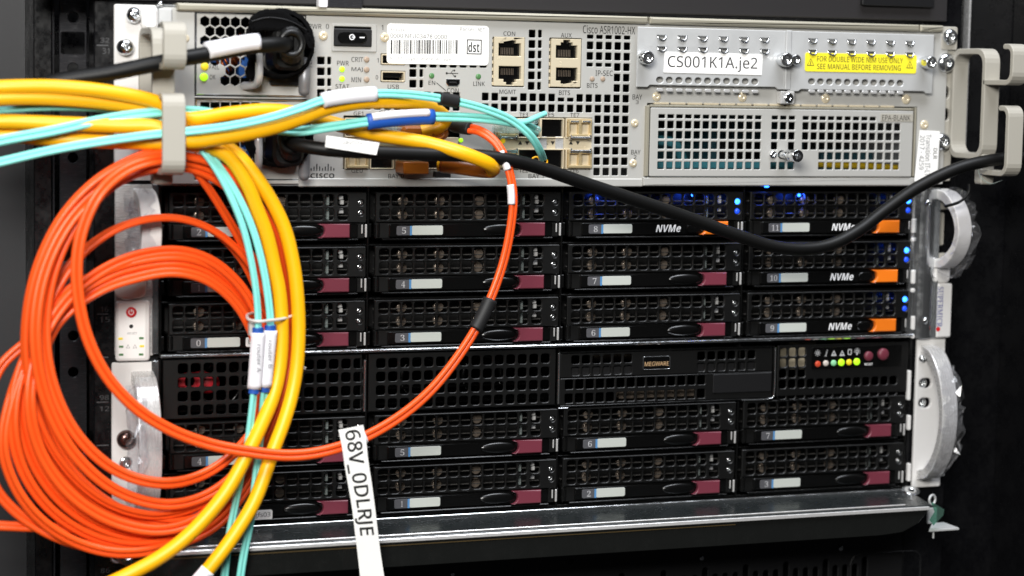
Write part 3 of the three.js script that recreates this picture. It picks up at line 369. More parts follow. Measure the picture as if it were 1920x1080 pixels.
{ // router ears and grey cable brackets
  const zE = 0; for (const s of [0, 1]) {
    const X = (x) => s ? 482.6 - x : x, bx = (x0, x1, y0, y1, z0, z1, r, bv) => box(X(x0), y0, X(x1), y1, z0, z1, r, bv);
    const H = [circ(X(8), 994 - 28, 3.1, 14, THREE.Path)]; if (s) for (const y of [174, 215]) { const b = B(1758, y - 12, 1778, y + 12, 0); H.push(rr(b.x0 - 1, b.y0, b.x1, b.y1, 2.6, THREE.Path)); }
    const e = M('rack_ear', plate(rr(Math.min(X(1), X(22)), 912, Math.max(X(1), X(22)), 999, 1), s ? H.slice(1) : H, zE - 1, 2.4, .4), s ? m.bracket : m.white, router);
    if (s) { M('ear_tab', pbox(B(1765, 50, 1795, 94, 3), 1.4, 3.4, 1.4, .4), m.bracket, e); screwAt(1780, 69, 13, 3.4, 3.4, m.steel, router, 'mounting_screw'); screwAt(1772, 118, 16.5, 2, 4, m.steel, router, 'mounting_screw'); screwAt(1765, 266, 15, 2, 4, m.steel, router, 'mounting_screw'); }
    else { M('ear_tab', pbox(B(265, 12, 296, 56, 5), 1.4, 7, 2.4, 1.6), m.white, e); screwAt(250, 28.5, 15.5, 2, 4.5, m.chrome, router, 'mounting_screw'); screwAt(234, 88, 16, 3, 4.5, m.chrome, router, 'mounting_screw'); screwAt(300, 8, 6, 3, 2, m.chrome, router, 'mounting_screw'); M('corner_block', pbox(B(297, 16, 322, 46, 4), 2, 5, .6, .5), m.zinc, router); }
    // bracket: profile in (z, y); ring on the ear, two hooks in front
    const y = (py) => P(1860, py, 20).y, ro = [y(92), y(297)], R0 = 37, t = 3.2;
    const prof = (z0, z1, yb, yt, rad) => { const pts = []; const seg = (cx, cy, a0) => { for (let i = 0; i <= 5; i++) { const a = (a0 + 90 * i / 5) * D2R; pts.push([cx + rad * Math.cos(a), cy + rad * Math.sin(a)]); } }; seg(z1 - rad, yt - rad, 0); seg(z0 + rad, yt - rad, 90); seg(z0 + rad, yb + rad, 180); seg(z1 - rad, yb + rad, 270); return pts; };
    const ex = (outer, inner, x0, x1) => { const sh = poly(outer.map(([z, yy]) => [-z, yy]).reverse()); if (inner) sh.holes.push(poly(inner.map(([z, yy]) => [-z, yy]), THREE.Path)); const g = new THREE.ExtrudeGeometry(sh, { depth: x1 - x0 - 1, bevelEnabled: true, bevelThickness: .5, bevelSize: .5, bevelOffset: -.5, bevelSegments: 2 }); return g.rotateY(Math.PI / 2).translate(x0 + .5, 0, 0); };
    const xa = s ? 479 : P(302, 250, 58).x, xb = xa + (s ? 9.8 : 11), br = M('cable_bracket', ex(prof(1.5, R0, ro[1], ro[0], 8), prof(1.5 + t, R0 - t, ro[1] + t, ro[0] - t, 6), xa, xb), m.bracket, router);
    const arcp = (cx, cy, r, a0, a1, n = 5) => Array.from({ length: n + 1 }, (_, i) => { const a = (a0 + (a1 - a0) * i / n) * D2R; return [cx + r * Math.cos(a), cy + r * Math.sin(a)]; });
    const hook = (zf, yb, yt) => [[R0 - 2, yb], ...arcp(zf - 7, yb + 7, 7, -90, 0), ...arcp(zf - 6, yt - 6, 6, 0, 90), ...arcp(zf - 9, yt - 1.5, 1.5, 90, 270), ...arcp(zf - 6, yt - 6, 3, 90, 0), ...arcp(zf - 7, yb + 7, 4, 0, -90), [R0 - 2, yb + 3]];
    const yh = (py) => P(1890, py, 58).y; M('hook', ex(hook(64, yh(160), yh(82), 0), null, xa, xb), m.bracket, br); M('hook', ex(hook(62, yh(331), yh(198), 0), null, xa, xb), m.bracket, br);
    M('hook_stem', box(xa + .6, ro[1] - 14, xb - .6, ro[1] + 3, R0 - 8, R0 - 1, 1.5, .6), m.bracket, br);
  }
}
{ // transition tag
  const z = 8, g = thing('transition_tag', 'white paper tag with pale vertical print hanging at the router edge', 'paper tag', P(1735, 330, z).toArray()), q = [[1724, 244], [1762, 246], [1757, 340], [1714, 340]].map((a) => { const p = P(...a, z); return [p.x, p.y]; });
  M('tag_sheet', plate(poly(q.reverse()), null, z, .3, .08), m.paper, g);
  T('Transition IT-LT', 1735, 252, 1745, 330, z + .4, m.inkPale, g, { turn: -90 }); T('2017 - 4259', 1724, 254, 1733, 318, z + .4, m.inkPale, g, { turn: -90 }); T('DLR', 1750, 278, 1757, 298, z + .4, m.ink, g, { turn: -90 });
}
// ---------------------------------------------------------------- drive carriers (local millimetres, origin at the top left of the grille)
const CG = (() => {
  const H = []; for (let c = 0; c < 14; c++) for (let r = 0; r < 2; r++) { const x = 1.6 + c * 6.63, y = -1 - r * 7.2, w = c === 12 ? 4.8 : 5.75; H.push(rr(x, y - 6.2, x + w, y, 1.6, THREE.Path, 3)); }
  for (const y of [-5.3, -10.6]) H.push(circ(100, y, 1.75, 14, THREE.Path));
  const bow = (g) => { const p = g.attributes.position; for (let i = 0; i < p.count; i++) { const x = p.getX(i), u = (x - 51) / 52; p.setZ(i, p.getZ(i) + 1.6 * u * u - 1.6 - (x < 1.2 ? (1.2 - x) * 1.6 : 0)); } return g; };
  const sub = (g) => g;
  const g = {};
  g.grille = bow(plate(rr(0, -15.6, 103, 0, .5), H, -1.2, 2, .3));
  g.body = merge(box(0, -24.2, 103, -15.8, -6, -1.6, .4, .4), box(0.5, -15.5, 102.5, -.2, -30, -14, 0, 0), box(0, -15.9, 103, -14.9, -26, -2, 0, .2), box(0, -.9, 103, 0, -26, -2.2, 0, .2));
  g.lever = bow(merge(box(7, -23.6, 79, -16.5, -3.5, .6, .8, .5), box(79, -23.6, 99, -16.5, -3.5, -.6, .6, .4)));
  g.frame = merge(box(9.6, -23, 38.4, -16.9, -.4, 0.05, .6, .25));
  g.ledge = bow(box(3.5, -25.1, 99, -24.1, -4, .9, .3, .4));
  g.hinge = merge(box(-4.4, -23.6, -2.2, -16.4, -4, -1, .4, .4), box(-.6, -23.4, 0, -16.2, -4, -1, .2, .2), box(.8, -23.4, 2.2, -16.2, -4, -.6, .4, .4));
  g.tag = plate(rr(11, -22.5, 19, -17.6, .8), null, -.1, .45, .12); g.blue = box(18.3, -22.5, 19.5, -17.6, .1, .42, 0, .05); g.white = plate(rr(19.3, -22.4, 36.6, -17.5, .9), null, -.1, .5, .12);
  g.bulge = new THREE.SphereGeometry(1, 20, 14).scale(10.5, 3.2, 1.7).translate(69.6, -20, -.5);
  g.flatGrip = plate(rr(69, -22.4, 78, -17.6, 2.4), null, .2, .5, .2);
  const tp = [[94, -16.3], [78.2, -16.3]]; for (let i = 0; i <= 8; i++) { const a = -90 + 180 * i / 8; tp.push([77.2 + 3.4 * Math.cos(a * D2R) , -19.85 - 3.5 * Math.sin(a * D2R)]); } tp.push([78.2, -23.4], [94, -23.4]);
  g.tab = plate(poly(tp), null, -1.4, 3, .5);
  g.post = box(102.5, -23.4, 103.5, -16.6, -.4, .8, .3, .25); g.pin = box(100.6, -21.5, 101.3, -16.8, -.4, .4, .3, .2);
  g.driveFace = merge(box(1, -5.6, 96, -5.1, -9, -6.5, .1, .15), box(1, -12.7, 96, -12.3, -9, -6.5, .1, .12));
  g.tabs = merge([15.5, 36, 58].map((x) => merge(lathe([[0.001, 0], [2.5, 0], [2.9, -.8], [2.9, -2]], 14).translate(x + 1.4, -4.8, -7), lathe([[0.001, 0], [2.4, 0], [2.8, -.8], [2.8, -2]], 14).translate(x + 1.2, -12.2, -7))));
  g.bright = merge(box(83.2, -7, 84.7, -1, -8, -5, .4, .4), box(83.2, -14.4, 84.7, -8.4, -8, -5, .4, .4)); g.clip = merge(box(89.6, -4, 92, -1.2, -7, -4, .4, .4), box(90.6, -6.6, 92.6, -4.2, -8, -5, .3, .3), box(89.6, -11.2, 92.2, -8.4, -7, -4, .4, .4));
  g.led = lathe([[1.5, 0], [1.5, .6], [1.1, 1], [.35, 1.1], [.35, .8], [0.001, .8]], 14); g.ledLit = lathe([[1.6, 0], [1.5, .8], [1.1, 1.3], [.5, 1.55], [0.001, 1.6]], 14);
  return g;
})();
const digitGeo = new Map();
const digits = (s) => { if (!digitGeo.has(s)) digitGeo.set(s, glyphs(s, s.length > 1 ? { x0: 12.8, x1: 17.2, y0: -21.6, y1: -18.4 } : s === '1' ? { x0: 14.6, x1: 15.6, y0: -21.6, y1: -18.4 } : { x0: 13.9, x1: 16.1, y0: -21.6, y1: -18.4 }, .42, { font: 'serif' })); return digitGeo.get(s); };
const nvmeGeo = glyphs('NVMe', { x0: 50.5, x1: 65.5, y0: -21.9, y1: -17.9 }, .72, { font: 'bold', shear: .22 });
function carrier(server, x, y, z, n, kind = 'sata', lit = 0) {
  const at = [x, y, z], c = M('drive_carrier', CG.body, m.plastic, server, at), q = (nm, g, mt) => M(nm, g, mt, c, at);
  q('vent_grille', CG.grille, m.plastic); q('lever', CG.lever, m.plasticGloss); q('lever_frame', CG.frame, m.plasticGloss); q('ledge', CG.ledge, m.steelBlack); q('hinge', CG.hinge, m.steelBlack);
  q('number_tag', CG.tag, m.tagGrey); q('tag_stripe', CG.blue, m.tagBlue); q('label_strip', CG.white, m.tagWhite); if (kind !== 'nvme') q('thumb_grip', CG.bulge, m.plasticGloss); q('release_tab', CG.tab, kind === 'nvme' ? m.amber : m.maroon);
  q('side_post', CG.post, m.alu); q('guide_pin', CG.pin, m.alu); q('drive_face', CG.driveFace, m.driveSteel); q('drive_tab', CG.tabs, m.drive); q('light_guide', CG.bright, m.clear); q('drive_clip', CG.clip, m.alu);
  q('printed_number', digits(n), m.inkGrey); if (kind === 'nvme') { q('printed_text', nvmeGeo, m.inkWhite); q('thumb_grip', CG.flatGrip, m.plasticGloss); }
  for (const [i, dy] of [[0, -5.3], [1, -10.6]]) { const p = [x + 100, y + dy, z - .9]; M('indicator_light', lit ? CG.ledLit : CG.led, lit ? (i ? m.ledBlueDim : m.ledBlue) : m.steel, c, p); }
  return c;
}
// ---------------------------------------------------------------- the two servers
const COL = [29.1, 137.8, 246.6, 355.3];
const chassis = (g, yb, yt) => {
  M('chassis_shell', merge(box(24, yb + .6, 460, yb + 1.6, -200, -2, 0, .1), box(24, yt - 1.4, 460, yt - .6, -200, -2, 0, .1), box(24, yb + .6, 25.4, yt - .6, -200, -1, 0, .1), box(458.8, yb + .6, 460, yt - .6, -200, -1, 0, .1), box(24, yb + .6, 460, yt - .6, -202, -198, 0, 0)), m.steelBlack, g);
  for (const x of [COL[1] - 4.8, COL[2] - 4.8, COL[3] - 4.8]) M('bay_divider', box(x, yb + 1.8, x + 1, yt - 1.6, -150, -.4, 0, .2), m.steelBlack, g);
};
const upper = thing('twelve_bay_server', 'black two-unit server with twelve drive bays and orange drive tabs', 'server', [12, 822.2, 0]);
const lower = thing('eight_bay_server', 'black two-unit server with eight drive bays and coloured status lights', 'server', [12, 733.3, 0]);
chassis(upper, 822.2, 911.1); chassis(lower, 733.3, 822.2);
for (let c = 0; c < 4; c++) for (let r = 0; r < 3; r++) { const n = c * 3 + 2 - r; carrier(upper, COL[c], 905.8 - r * 28.25, 0, String(n), n > 7 && (c === 3 || n === 8) ? 'nvme' : 'sata', c === 3 || n === 8 ? 1 : 0); }
const lowNum = [['4', '0'], ['5', '1'], ['6', '2'], ['7', '3']]; for (let c = 0; c < 4; c++) for (let r = 0; r < 2; r++) carrier(lower, [29.9, 138.6, 246, 354.6][c], 788.3 - r * 27.6, 0, lowNum[c][r]);
for (const y of [878.2, 850]) M('row_shelf', box(25, y - .6, 459, y + .4, -120, -2.5, 0, .2), m.steelBlack, upper);
M('row_shelf', box(25, 761.4, 459, 762.2, -120, -2.5, 0, .2), m.steelBlack, lower); M('row_shelf', box(25, 789.6, 459, 790.4, -120, -2.5, 0, .2), m.steelBlack, lower);
M('bottom_trim', box(24.5, 822.3, 460.2, 823.9, -3, 2.6, .2, .6), m.steel, upper);
M('top_trim', box(24.5, 908.6, 459, 910, -6, 0, .2, .4), m.steelBlack, upper);
{ // light inside the flash drive bays
  const bl = (x, y, z, I) => { const l = new THREE.PointLight(0x2a55ff, I); l.position.set(x * S, y * S, z * S); l.castShadow = true; l.shadow.radius = .1; scene.add(l); };
  const spot = [[270, 903.6, -6], [388, 903.6, -6], [322, 903.8, -6]]; for (const [x, y, z] of spot) { M('status_light', new THREE.SphereGeometry(.9, 10, 8).translate(x, y, z), m.ledBlue, upper); bl(x, y, z + 1.6, .00035); }
  const tp = P(1437, 350, 0); M('status_light', new THREE.SphereGeometry(1, 10, 8).scale(1.6, .5, .6).translate(tp.x, tp.y, .2), m.ledBlue, upper); bl(tp.x, tp.y, 2.4, .0003);
}
{ // lower server: vent doors, slim drive bay, control strip
  const vent = (x0, y0, x1, y1, cols, rows, hx, hy, px, py, w, h) => { const H = []; for (let c = 0; c < cols; c++) for (let r = 0; r < rows; r++) H.push(rr(hx + c * px, hy - r * py - h, hx + c * px + w, hy - r * py, 1.3, THREE.Path, 3)); return plate(rr(x0, y0, x1, y1, .4), H, -1.4, 1.6, .35); };
  const a = P(334, 685, 0), b = P(706, 674, 0);
  M('vent_door', vent(26, 790.6, 131, 821, 15, 4, a.x, 818.9, 6.62, 7.15, 5, 5.1), m.plastic, lower); M('vent_door', vent(134.6, 790.6, 240, 821, 15, 4, b.x, 818.6, 6.62, 7.15, 5, 5.1), m.plastic, lower);
  const hb = P(397, 715, -10), fn = []; for (let i = 0; i < 3; i++) fn.push(box(hb.x - 22 + i * 7, hb.y - 3 - i, hb.x - 8 + i * 4, hb.y + 4 + i * .4, -14 - i * 2, -10, 3, 1)); M('fan_lever', merge(fn, new THREE.SphereGeometry(1, 16, 10).scale(6.5, 5.6, 3).translate(hb.x - 2, hb.y - 1, -11)), m.red, lower);
  M('fan_shroud', merge(...[60, 84, 170, 205].map((x) => new THREE.TorusGeometry(11, 1.2, 6, 28).translate(x, 805, -20)), box(28, 792, 238, 793, -40, -12, 0, .1), box(150, 800, 232, 801, -30, -14, 0, .2)), m.steelBlack, lower);
  // slim drive bay
  const z = 0, fr = [P(1047, 662, z), P(1453, 649, z), P(1453, 745, z), P(1050, 759, z)]; const X0 = 241.7, X1 = fr[1].x, yT = 819.3, yB = 788.9;
  const slim = M('slim_drive_bay', plate(rr(X0, yB, X1, yT, .6), [rr(X0 + 1, yB + 1, X1 - 1, yT - 1, .4, THREE.Path)], -6, 6.4, .3), m.steelBlack, lower);
  const wire = new THREE.CatmullRomCurve3([v3(X1 + .1, yT - 1, .6), v3(X1 + .1, yB + 4, .6), v3(X1 - .4, yB + 1.4, .6), v3(X1 - 2.5, yB + .5, .6), v3(X1 - 20, yB + .3, .6)], false, 'centripetal'); M('edge_wire', new THREE.TubeGeometry(wire, 30, .42, 8), m.steel, slim); M('edge_wire', box(X0 - .2, yB + 2, X0 + .7, yT - .5, -1, .7, .2, .2), m.steel, slim); M('edge_wire', box(X0 + .2, yB - .8, X0 + 6, yB - .1, -1, .7, .2, .2), m.steel, slim);
  const Hu = [], yU = (yT + yB) / 2 + 1; for (let i = 0; i < 6; i++) for (let r = 0; r < 2; r++) { Hu.push(rr(X0 + 7.6 + i * 6.2, yT - 6.9 - r * 6.3, X0 + 12.4 + i * 6.2, yT - 2.2 - r * 6.3, .9, THREE.Path, 2)); Hu.push(rr(X0 + 83 + i * 6.2, yT - 6.9 - r * 6.3, X0 + 87.8 + i * 6.2, yT - 2.2 - r * 6.3, .9, THREE.Path, 2)); }
  M('upper_flap', plate(rr(X0 + 1.3, yU, X1 - 1.3, yT - 1.2, .4), Hu, -1.6, 1.6, .3), m.plastic, slim); M('flap_back', box(X0 + 2, yU + .5, X1 - 2, yT - 9.2, -4, -2, 0, 0), m.charcoal, slim);
  const Hl = []; for (let i = 0; i < 14; i++) for (let r = 0; r < 2; r++) Hl.push(rr(X0 + 4 + i * 6.1, yU - 6.4 - r * 7.6, X0 + 8.8 + i * 6.1, yU - 1.2 - r * 7.6, .7, THREE.Path, 2)); for (let i = 0; i < 5; i++) { Hl.push(rr(X0 + 93 + i * 5, yU - 1.9, X0 + 96.8 + i * 5, yU - .8, .4, THREE.Path, 2)); }
  M('lower_flap', plate(rr(X0 + 1.3, yB + 1.2, X1 - 1.3, yU - .4, .4), Hl, -1.4, 1.6, .3), m.plastic, slim); const lid = B(1336, 700, 1445, 735, 0); M('flap_lid', pbox(lid, .3, .9, .5, .25), m.charcoal, slim);
  M('inner_drive', merge(box(X0 + 40, yB + 2, X0 + 88, yB + 6, -14, -9, 1, .5), box(X0 + 30, yT - 9, X0 + 60, yT - 3, -30, -24, 1, .5)), m.drive, slim);
  const bd = B(1206, 668, 1257, 693, .6), bg = M('name_badge', plate(rr(bd.x0, bd.y0, bd.x1, bd.y1, 1), [rr(bd.x0 + .35, bd.y0 + .35, bd.x1 - .35, bd.y1 - .35, .8, THREE.Path)], .1, .5, .12), m.steel, slim); M('badge_face', pbox(B(1207, 669, 1256, 692, .3), .02, .35, .8, .1), m.plasticGloss, bg); T('MEGWARE', 1209, 678, 1254, 686, .42, m.inkBronze, bg);
  // control strip
  const cx0 = X1 + 2, H2 = []; const h0 = P(1462, 668, 0);
  for (let r = 0; r < 5; r++) for (let c = 0; c < 13; c++) { if (r < 3 && c > 2) continue; H2.push(rr(h0.x + c * 5.95, h0.y + 4.6 - r * 6.05 - (r ? 0 : 0) - (r === 4 ? 0 : 0) - 4.9, h0.x + c * 5.95 + 4.6, h0.y + 4.6 - r * 6.05, 1.2, THREE.Path, 3)); }
  M('vent_door', plate(rr(cx0, yB + 1.6, 458.6, 819.4, .4), H2, -1.4, 1.6, .35), m.plastic, lower);
  M('beige_module', pbox(B(1478, 640, 1530, 692, -12), -22, -12, .6), m.nickel, lower);
  const ps = B(1522, 649, 1690, 689, .3), strip = M('control_strip', pbox(ps, .1, .6, .5, .15), m.plasticGloss, lower), zz = .62, ic = (geo) => M('printed_mark', geo, m.inkGrey, strip);
  [[1533, 682.5, m.ledRed, 5.2], [1548, 681, m.ledWhite, 5], [1562.5, 680.5, m.ledMint, 5], [1577, 679.5, m.ledGreen, 5.8], [1591.5, 679, m.ledYellow, 5], [1606, 678, m.ledGreen, 5.8]].forEach(([x, y, mt, r]) => disc(x, y, r, zz, 1.1, mt, strip, 'status_light'));
  disc(1628, 667.5, 8, zz, 1.8, m.maroon, strip, 'reset_button'); disc(1655, 664, 10, zz, 2.2, m.maroon, strip, 'power_button'); T('RESET', 1621, 680.5, 1636, 685, zz + .05, m.inkWhite, strip, { font: 'bold' });
  const c = (x, y) => P(x, y, zz); { const p = c(1533, 662); const rays = []; for (let i = 0; i < 8; i++) rays.push(new THREE.PlaneGeometry(.9, .3).translate(1.5, 0, 0).rotateZ(i * Math.PI / 4).translate(p.x, p.y, zz + .05)); ic(merge(new THREE.RingGeometry(.5, .9, 14).translate(p.x, p.y, zz + .05), rays)); }
  T('i', 1546, 656, 1552, 668, zz + .05, m.inkGrey, strip, { font: 'serif', shear: .3 });
  for (const x of [1563.5, 1579]) { const p = c(x, 662.5), t = (r) => [[p.x - r, p.y - r * .8], [p.x + r, p.y - r * .8], [p.x, p.y + r]]; ic(plate(poly(t(1.8)), [poly(t(.7), THREE.Path)], zz + .03, .05, 0)); }
  { const q = B(1589.5, 654.5, 1597, 665.5, zz); ic(plate(rr(q.x0, q.y0, q.x1, q.y1, .8), [rr(q.x0 + .5, q.y0 + .5, q.x1 - .5, q.y1 - .5, .5, THREE.Path)], zz + .03, .05, 0)); }
  { const p = c(1607, 659), rays = []; for (let i = 0; i < 7; i++) rays.push(new THREE.PlaneGeometry(.8, .3).translate(1.7, 0, 0).rotateZ(-.5 + i * Math.PI / 5).translate(p.x, p.y, zz + .05)); ic(merge(new THREE.RingGeometry(.6, 1.05, 14).translate(p.x, p.y, zz + .05), rays, new THREE.PlaneGeometry(.9, 1).translate(p.x, p.y - 1.5, zz + .05))); }
}
{ const q = B(682, 675, 685.5, 772, 0); M('divider_edge', box(q.x0, q.y0, q.x1, q.y1, -1.2, .5, .2, .2), m.steel, lower); }
// small hostname stickers
for (const [sv, s, x0, y0, x1, y1, t0, t1] of [[upper, 'begfs02', 461, 632, 512, 650, 466, 508], [lower, 'begfs03', 458, 957, 511, 975, 463, 507]]) { const z = 1.8, st = M('hostname_sticker', pbox(B(x0, y0, x1, y1, z), z - .6, z, .9, .15), m.paper, sv); T(s, t0, y0 + 4, t1, y1 - 3, z + .06, m.ink, st); }
// ---------------------------------------------------------------- server ears and handles
function crinkle(list, r0, mat, name, parent, sx = 1) {   // loose clear film round a run of points (mm)
  const cv = new THREE.CatmullRomCurve3(list.map((p) => v3(...p)), false, 'centripetal'), g = new THREE.TubeGeometry(cv, 18, r0, 10), p = g.attributes.position;
  for (let i = 0; i < p.count; i++) p.setXYZ(i, p.getX(i) + rnd(-2.2, 2.2) * sx, p.getY(i) + rnd(-2, 2), p.getZ(i) + rnd(-2.2, 2.2));
  const h = g.toNonIndexed(); h.computeVertexNormals(); return M(name, h, mat, parent);
}
const bowHandle = (y0, y1, d, t = 4, feet = 9) => { const pts = [], n = 36; for (let i = 0; i <= n; i++) { const u = i / n, a = Math.sin(Math.PI * Math.min(1, Math.max(0, (u)))); pts.push([.8 + (d - .8) * Math.pow(a, .45), y0 + (y1 - y0) * u]); } for (let i = n; i >= 0; i--) { const u = i / n, a = Math.sin(Math.PI * u), yy = y0 + feet * .62 + (y1 - y0 - feet * 1.24) * u; pts.push([.8 + (d - t - .8) * Math.pow(a, .5), yy]); } return pts; };
function exProf(outer, x0, x1) { const g = new THREE.ExtrudeGeometry(poly(outer.map(([z, y]) => [-z, y])), { depth: x1 - x0 - 1.2, bevelEnabled: true, bevelThickness: .6, bevelSize: .5, bevelOffset: -.5, bevelSegments: 2 }); return g.rotateY(Math.PI / 2).translate(x0 + .6, 0, 0); }
{ // lower server
  for (const s of [0, 1]) {
    const X = (x) => s ? 482.6 - x : x, e = M('rack_ear', plate(rr(Math.min(X(0), X(s ? 18.5 : 22)), 734, Math.max(X(0), X(s ? 18.5 : 22)), s ? 822 : 820.6, 1.2), s ? [756, 783.5, 795].slice(1).map((y) => rr(466, y - 3, 474.5, y + 3, 2.8, THREE.Path)) : [circ(7, 781.5, 4.4, 18, THREE.Path), circ(7.3, 769, 3.4, 18, THREE.Path)], -1.2, 2.4, .4), m.white, lower);
    const hx = s ? [466.2, 476.4] : [9.5, 21], H = M('handle', exProf(bowHandle(738.5, s ? 817.5 : 816, s ? 27 : 24), hx[0], hx[1]), m.alu, lower);
    if (s) { screwAt(1729, 672, 6.5, 1.4, 2, m.chrome, lower); screwAt(1726, 887, 6.5, 1.4, 2, m.chrome, lower); for (const y of [783.5, 795]) M('mounting_screw', screwGeo(4, 3).translate(469, y, -3), m.chrome, lower); for (const [y0, y1] of [[694, 750], [778, 806], [868, 902]]) M('edge_tab', pbox(B(1700, y0, 1706, y1, 0), -1, 1.6, .8, .4), m.white, lower); }
    else { M('side_strip', pbox(B(283, 676, 298, 960, 1), -4, 1.6, .8, .6), m.steel, lower); M('mounting_screw', screwGeo(4.9, 4.5).translate(7.2, 781.5, .8), std({ color: C('#6b5550'), roughness: .22, metalness: .9 }), lower); M('mounting_screw', screwGeo(4, 2).translate(7.3, 769, -1.5), m.steel, lower); }
    const hc = (hx[0] + hx[1]) / 2, zf = s ? 26 : 22;
    crinkle(s ? [[hc + 1, 806, 16], [hc + 2, 796, 24], [hc + 2, 778, 27], [hc + 2, 760, 24], [hc, 748, 14]] : [[hc - 5, 808, 10], [hc - 6, 794, 20], [hc - 6, 770, 22], [hc - 6, 748, 14]], s ? 6 : 4.6, m.film, 'plastic_film', H, .8); void zf;
  }
}
{ // upper server, right ear
  const z = 0, eb = B(1713, 352, 1755, 634, 2), ew = eb.x1 - eb.x0, ep = [[eb.x0, -2]]; for (let i = 0; i <= 10; i++) { const u = i / 10; ep.push([eb.x0 + ew * u * .96, -2 + 6.6 * Math.pow(Math.sin(Math.PI / 2 * Math.min(1, u * 1.8 + .12)), .9) - (u > .62 ? (u - .62) * 5 : 0)]); } ep.push([eb.x1, 4.6], [eb.x1, -2]);
  const ear = M('rack_ear', plate(poly(ep.map(([a, b]) => [a, -b]).reverse()), null, 0, eb.y1 - eb.y0, .2).rotateX(-Math.PI / 2).translate(0, eb.y0, 0), m.steel, upper); M('inner_strip', pbox(B(1706, 352, 1713, 632, 1), -2, 1, .5, .4), m.steel, upper);
  screwAt(1741, 381, 6, 4.4, 1.4, m.chrome, ear); screwAt(1736, 601, 6, 4.4, 1.4, m.chrome, ear);
  const bx = M('name_block', pbox(B(1757, 532, 1785, 633, 5), -2, 5, 1.2, .8), m.white, upper); T('SUPERMICR', 1757, 538, 1768, 613, 5.12, m.inkBlue, bx, { font: 'serif', turn: -90 }); const rd = P(1759, 617, 5.1); M('printed_mark', new THREE.CircleGeometry(1.35, 20).translate(rd.x, rd.y, 5.14), m.inkRed, bx);
  const rc = B(1755, 497, 1784, 532, 5); M('screw_recess', plate(rr(rc.x0, rc.y0, rc.x1, rc.y1, 3), [circ(P(1759, 510, 5).x, P(1759, 510, 5).y, 2.6, 16, THREE.Path)], -2, 6.4, 1), m.white, upper); screwAt(1759, 510, 8, 1, 2, m.steel, upper, 'mounting_screw');
  const hb = B(1752, 360, 1772, 500, 0); M('handle_base', merge(box(hb.x0 + 2, hb.y1 - 10, hb.x1 + 1, hb.y1, -2, 3, 1, .6), box(hb.x0 + 2, hb.y0, hb.x1 + 1, hb.y0 + 8, -2, 3, 1, .6), box(hb.x0 + 1, hb.y0 + 12, hb.x0 + 8, hb.y1 - 12, -6, -2, 1, .6)), m.bracket, upper);
  const H = M('handle', exProf(bowHandle(hb.y0 - 1, hb.y1 + 2, 27, 4.4), 472, 481), m.white, upper);
  const hc = 477; crinkle([[hc, 904, 8], [hc + 1, 900, 18], [hc + 1, 888, 26], [hc + 1, 876, 26], [hc, 866, 18], [hc - 1, 862, 8]], 6.6, m.film, 'plastic_film', H);
  for (const [y0, y1] of [[410, 437], [506, 532], [592, 618]]) { const q = B(1707, y0, 1713, y1, 0); M('edge_tab', box(q.x0, q.y0, q.x1, q.y1, -1, 2.2, .8, .4), m.white, upper); M('edge_tab', box(q.x0, q.y0 - 5, q.x1, q.y0 - 2.6, -1, 2.2, .8, .4), m.white, upper); }
}
{ // upper server, left ear with the control panel
  const base = M('rack_ear', plate(rr(1.5, 823.5, 21, 910, 1.2), null, -1.2, 2.2, .4), m.alu, upper); void base;
  const cp = B(217, 564, 281, 677, 3), panel = M('control_panel', plate(rr(cp.x0, cp.y0, cp.x1, cp.y1, 1.6), null, .8, 2.6, .6), m.white, upper), zp = 3.5, inn = B(222, 568, 273, 672, zp);
  M('panel_inset', plate(rr(inn.x0, inn.y0, inn.x1, inn.y1, 1), null, 3.3, .25, .12), m.paper, panel); disc(246, 585.5, 10, 3.55, .8, m.inkRed, panel, 'power_button'); { const p = P(246, 585.5, 4.4); M('printed_mark', merge(new THREE.RingGeometry(1, 1.4, 18, 1, 2.1, 5.4).translate(p.x, p.y, 4.42), new THREE.PlaneGeometry(.4, 1.5).translate(p.x + .1, p.y + .9, 4.44)), m.inkWhite, panel); }
  disc(246, 612, 3.8, 3.5, .2, m.ink, panel, 'reset_button'); T('RESET', 239, 623, 257, 627, 3.6, m.inkPale, panel);
  for (const [x, y, mt] of [[226, 635, m.ledYellow], [265, 634, m.ledGreenOff], [227, 650, m.ledGreenOff], [266, 649, m.ledYellow], [227, 665, m.ledGreenOff], [264.5, 664.5, m.ledGreenOff]]) { const q = B(x - 4.2, y - 2, x + 4.2, y + 2, 3.5); M('status_light', box(q.x0, q.y0, q.x1, q.y1, 3.5, 3.8, .2, .1), mt, panel); }
  for (const x of [240, 253]) { const p = P(x, 650.5, 3.6); M('printed_mark', new THREE.RingGeometry(.9, 1.25, 3).rotateZ(Math.PI / 2).translate(p.x, p.y, 3.62), m.inkPale, panel); }
  M('side_strip', pbox(B(284, 345, 298, 664, 1), -4, 1.4, .8, .6), m.steel, upper);
  const rc = B(215, 500, 275, 560, 3), c = P(238, 540, 3); M('screw_recess', plate(rr(rc.x0, rc.y0, rc.x1, rc.y1, 4), [circ(c.x, c.y, 5.2, 20, THREE.Path)], .8, 2.6, .8), m.white, upper); M('mounting_screw', screwGeo(5, 3.2).translate(c.x, c.y, .2), std({ color: C('#86745c'), roughness: .3, metalness: .9, roughnessMap: cloud }), upper);
  const H = M('handle', exProf(bowHandle(866, 908, 24, 4.4), 10.5, 20.5), m.white, upper); crinkle([[12, 906, 8], [11, 898, 18], [11, 886, 22], [11, 876, 20], [12, 868, 9]], 6.6, m.film, 'plastic_film', H);
}
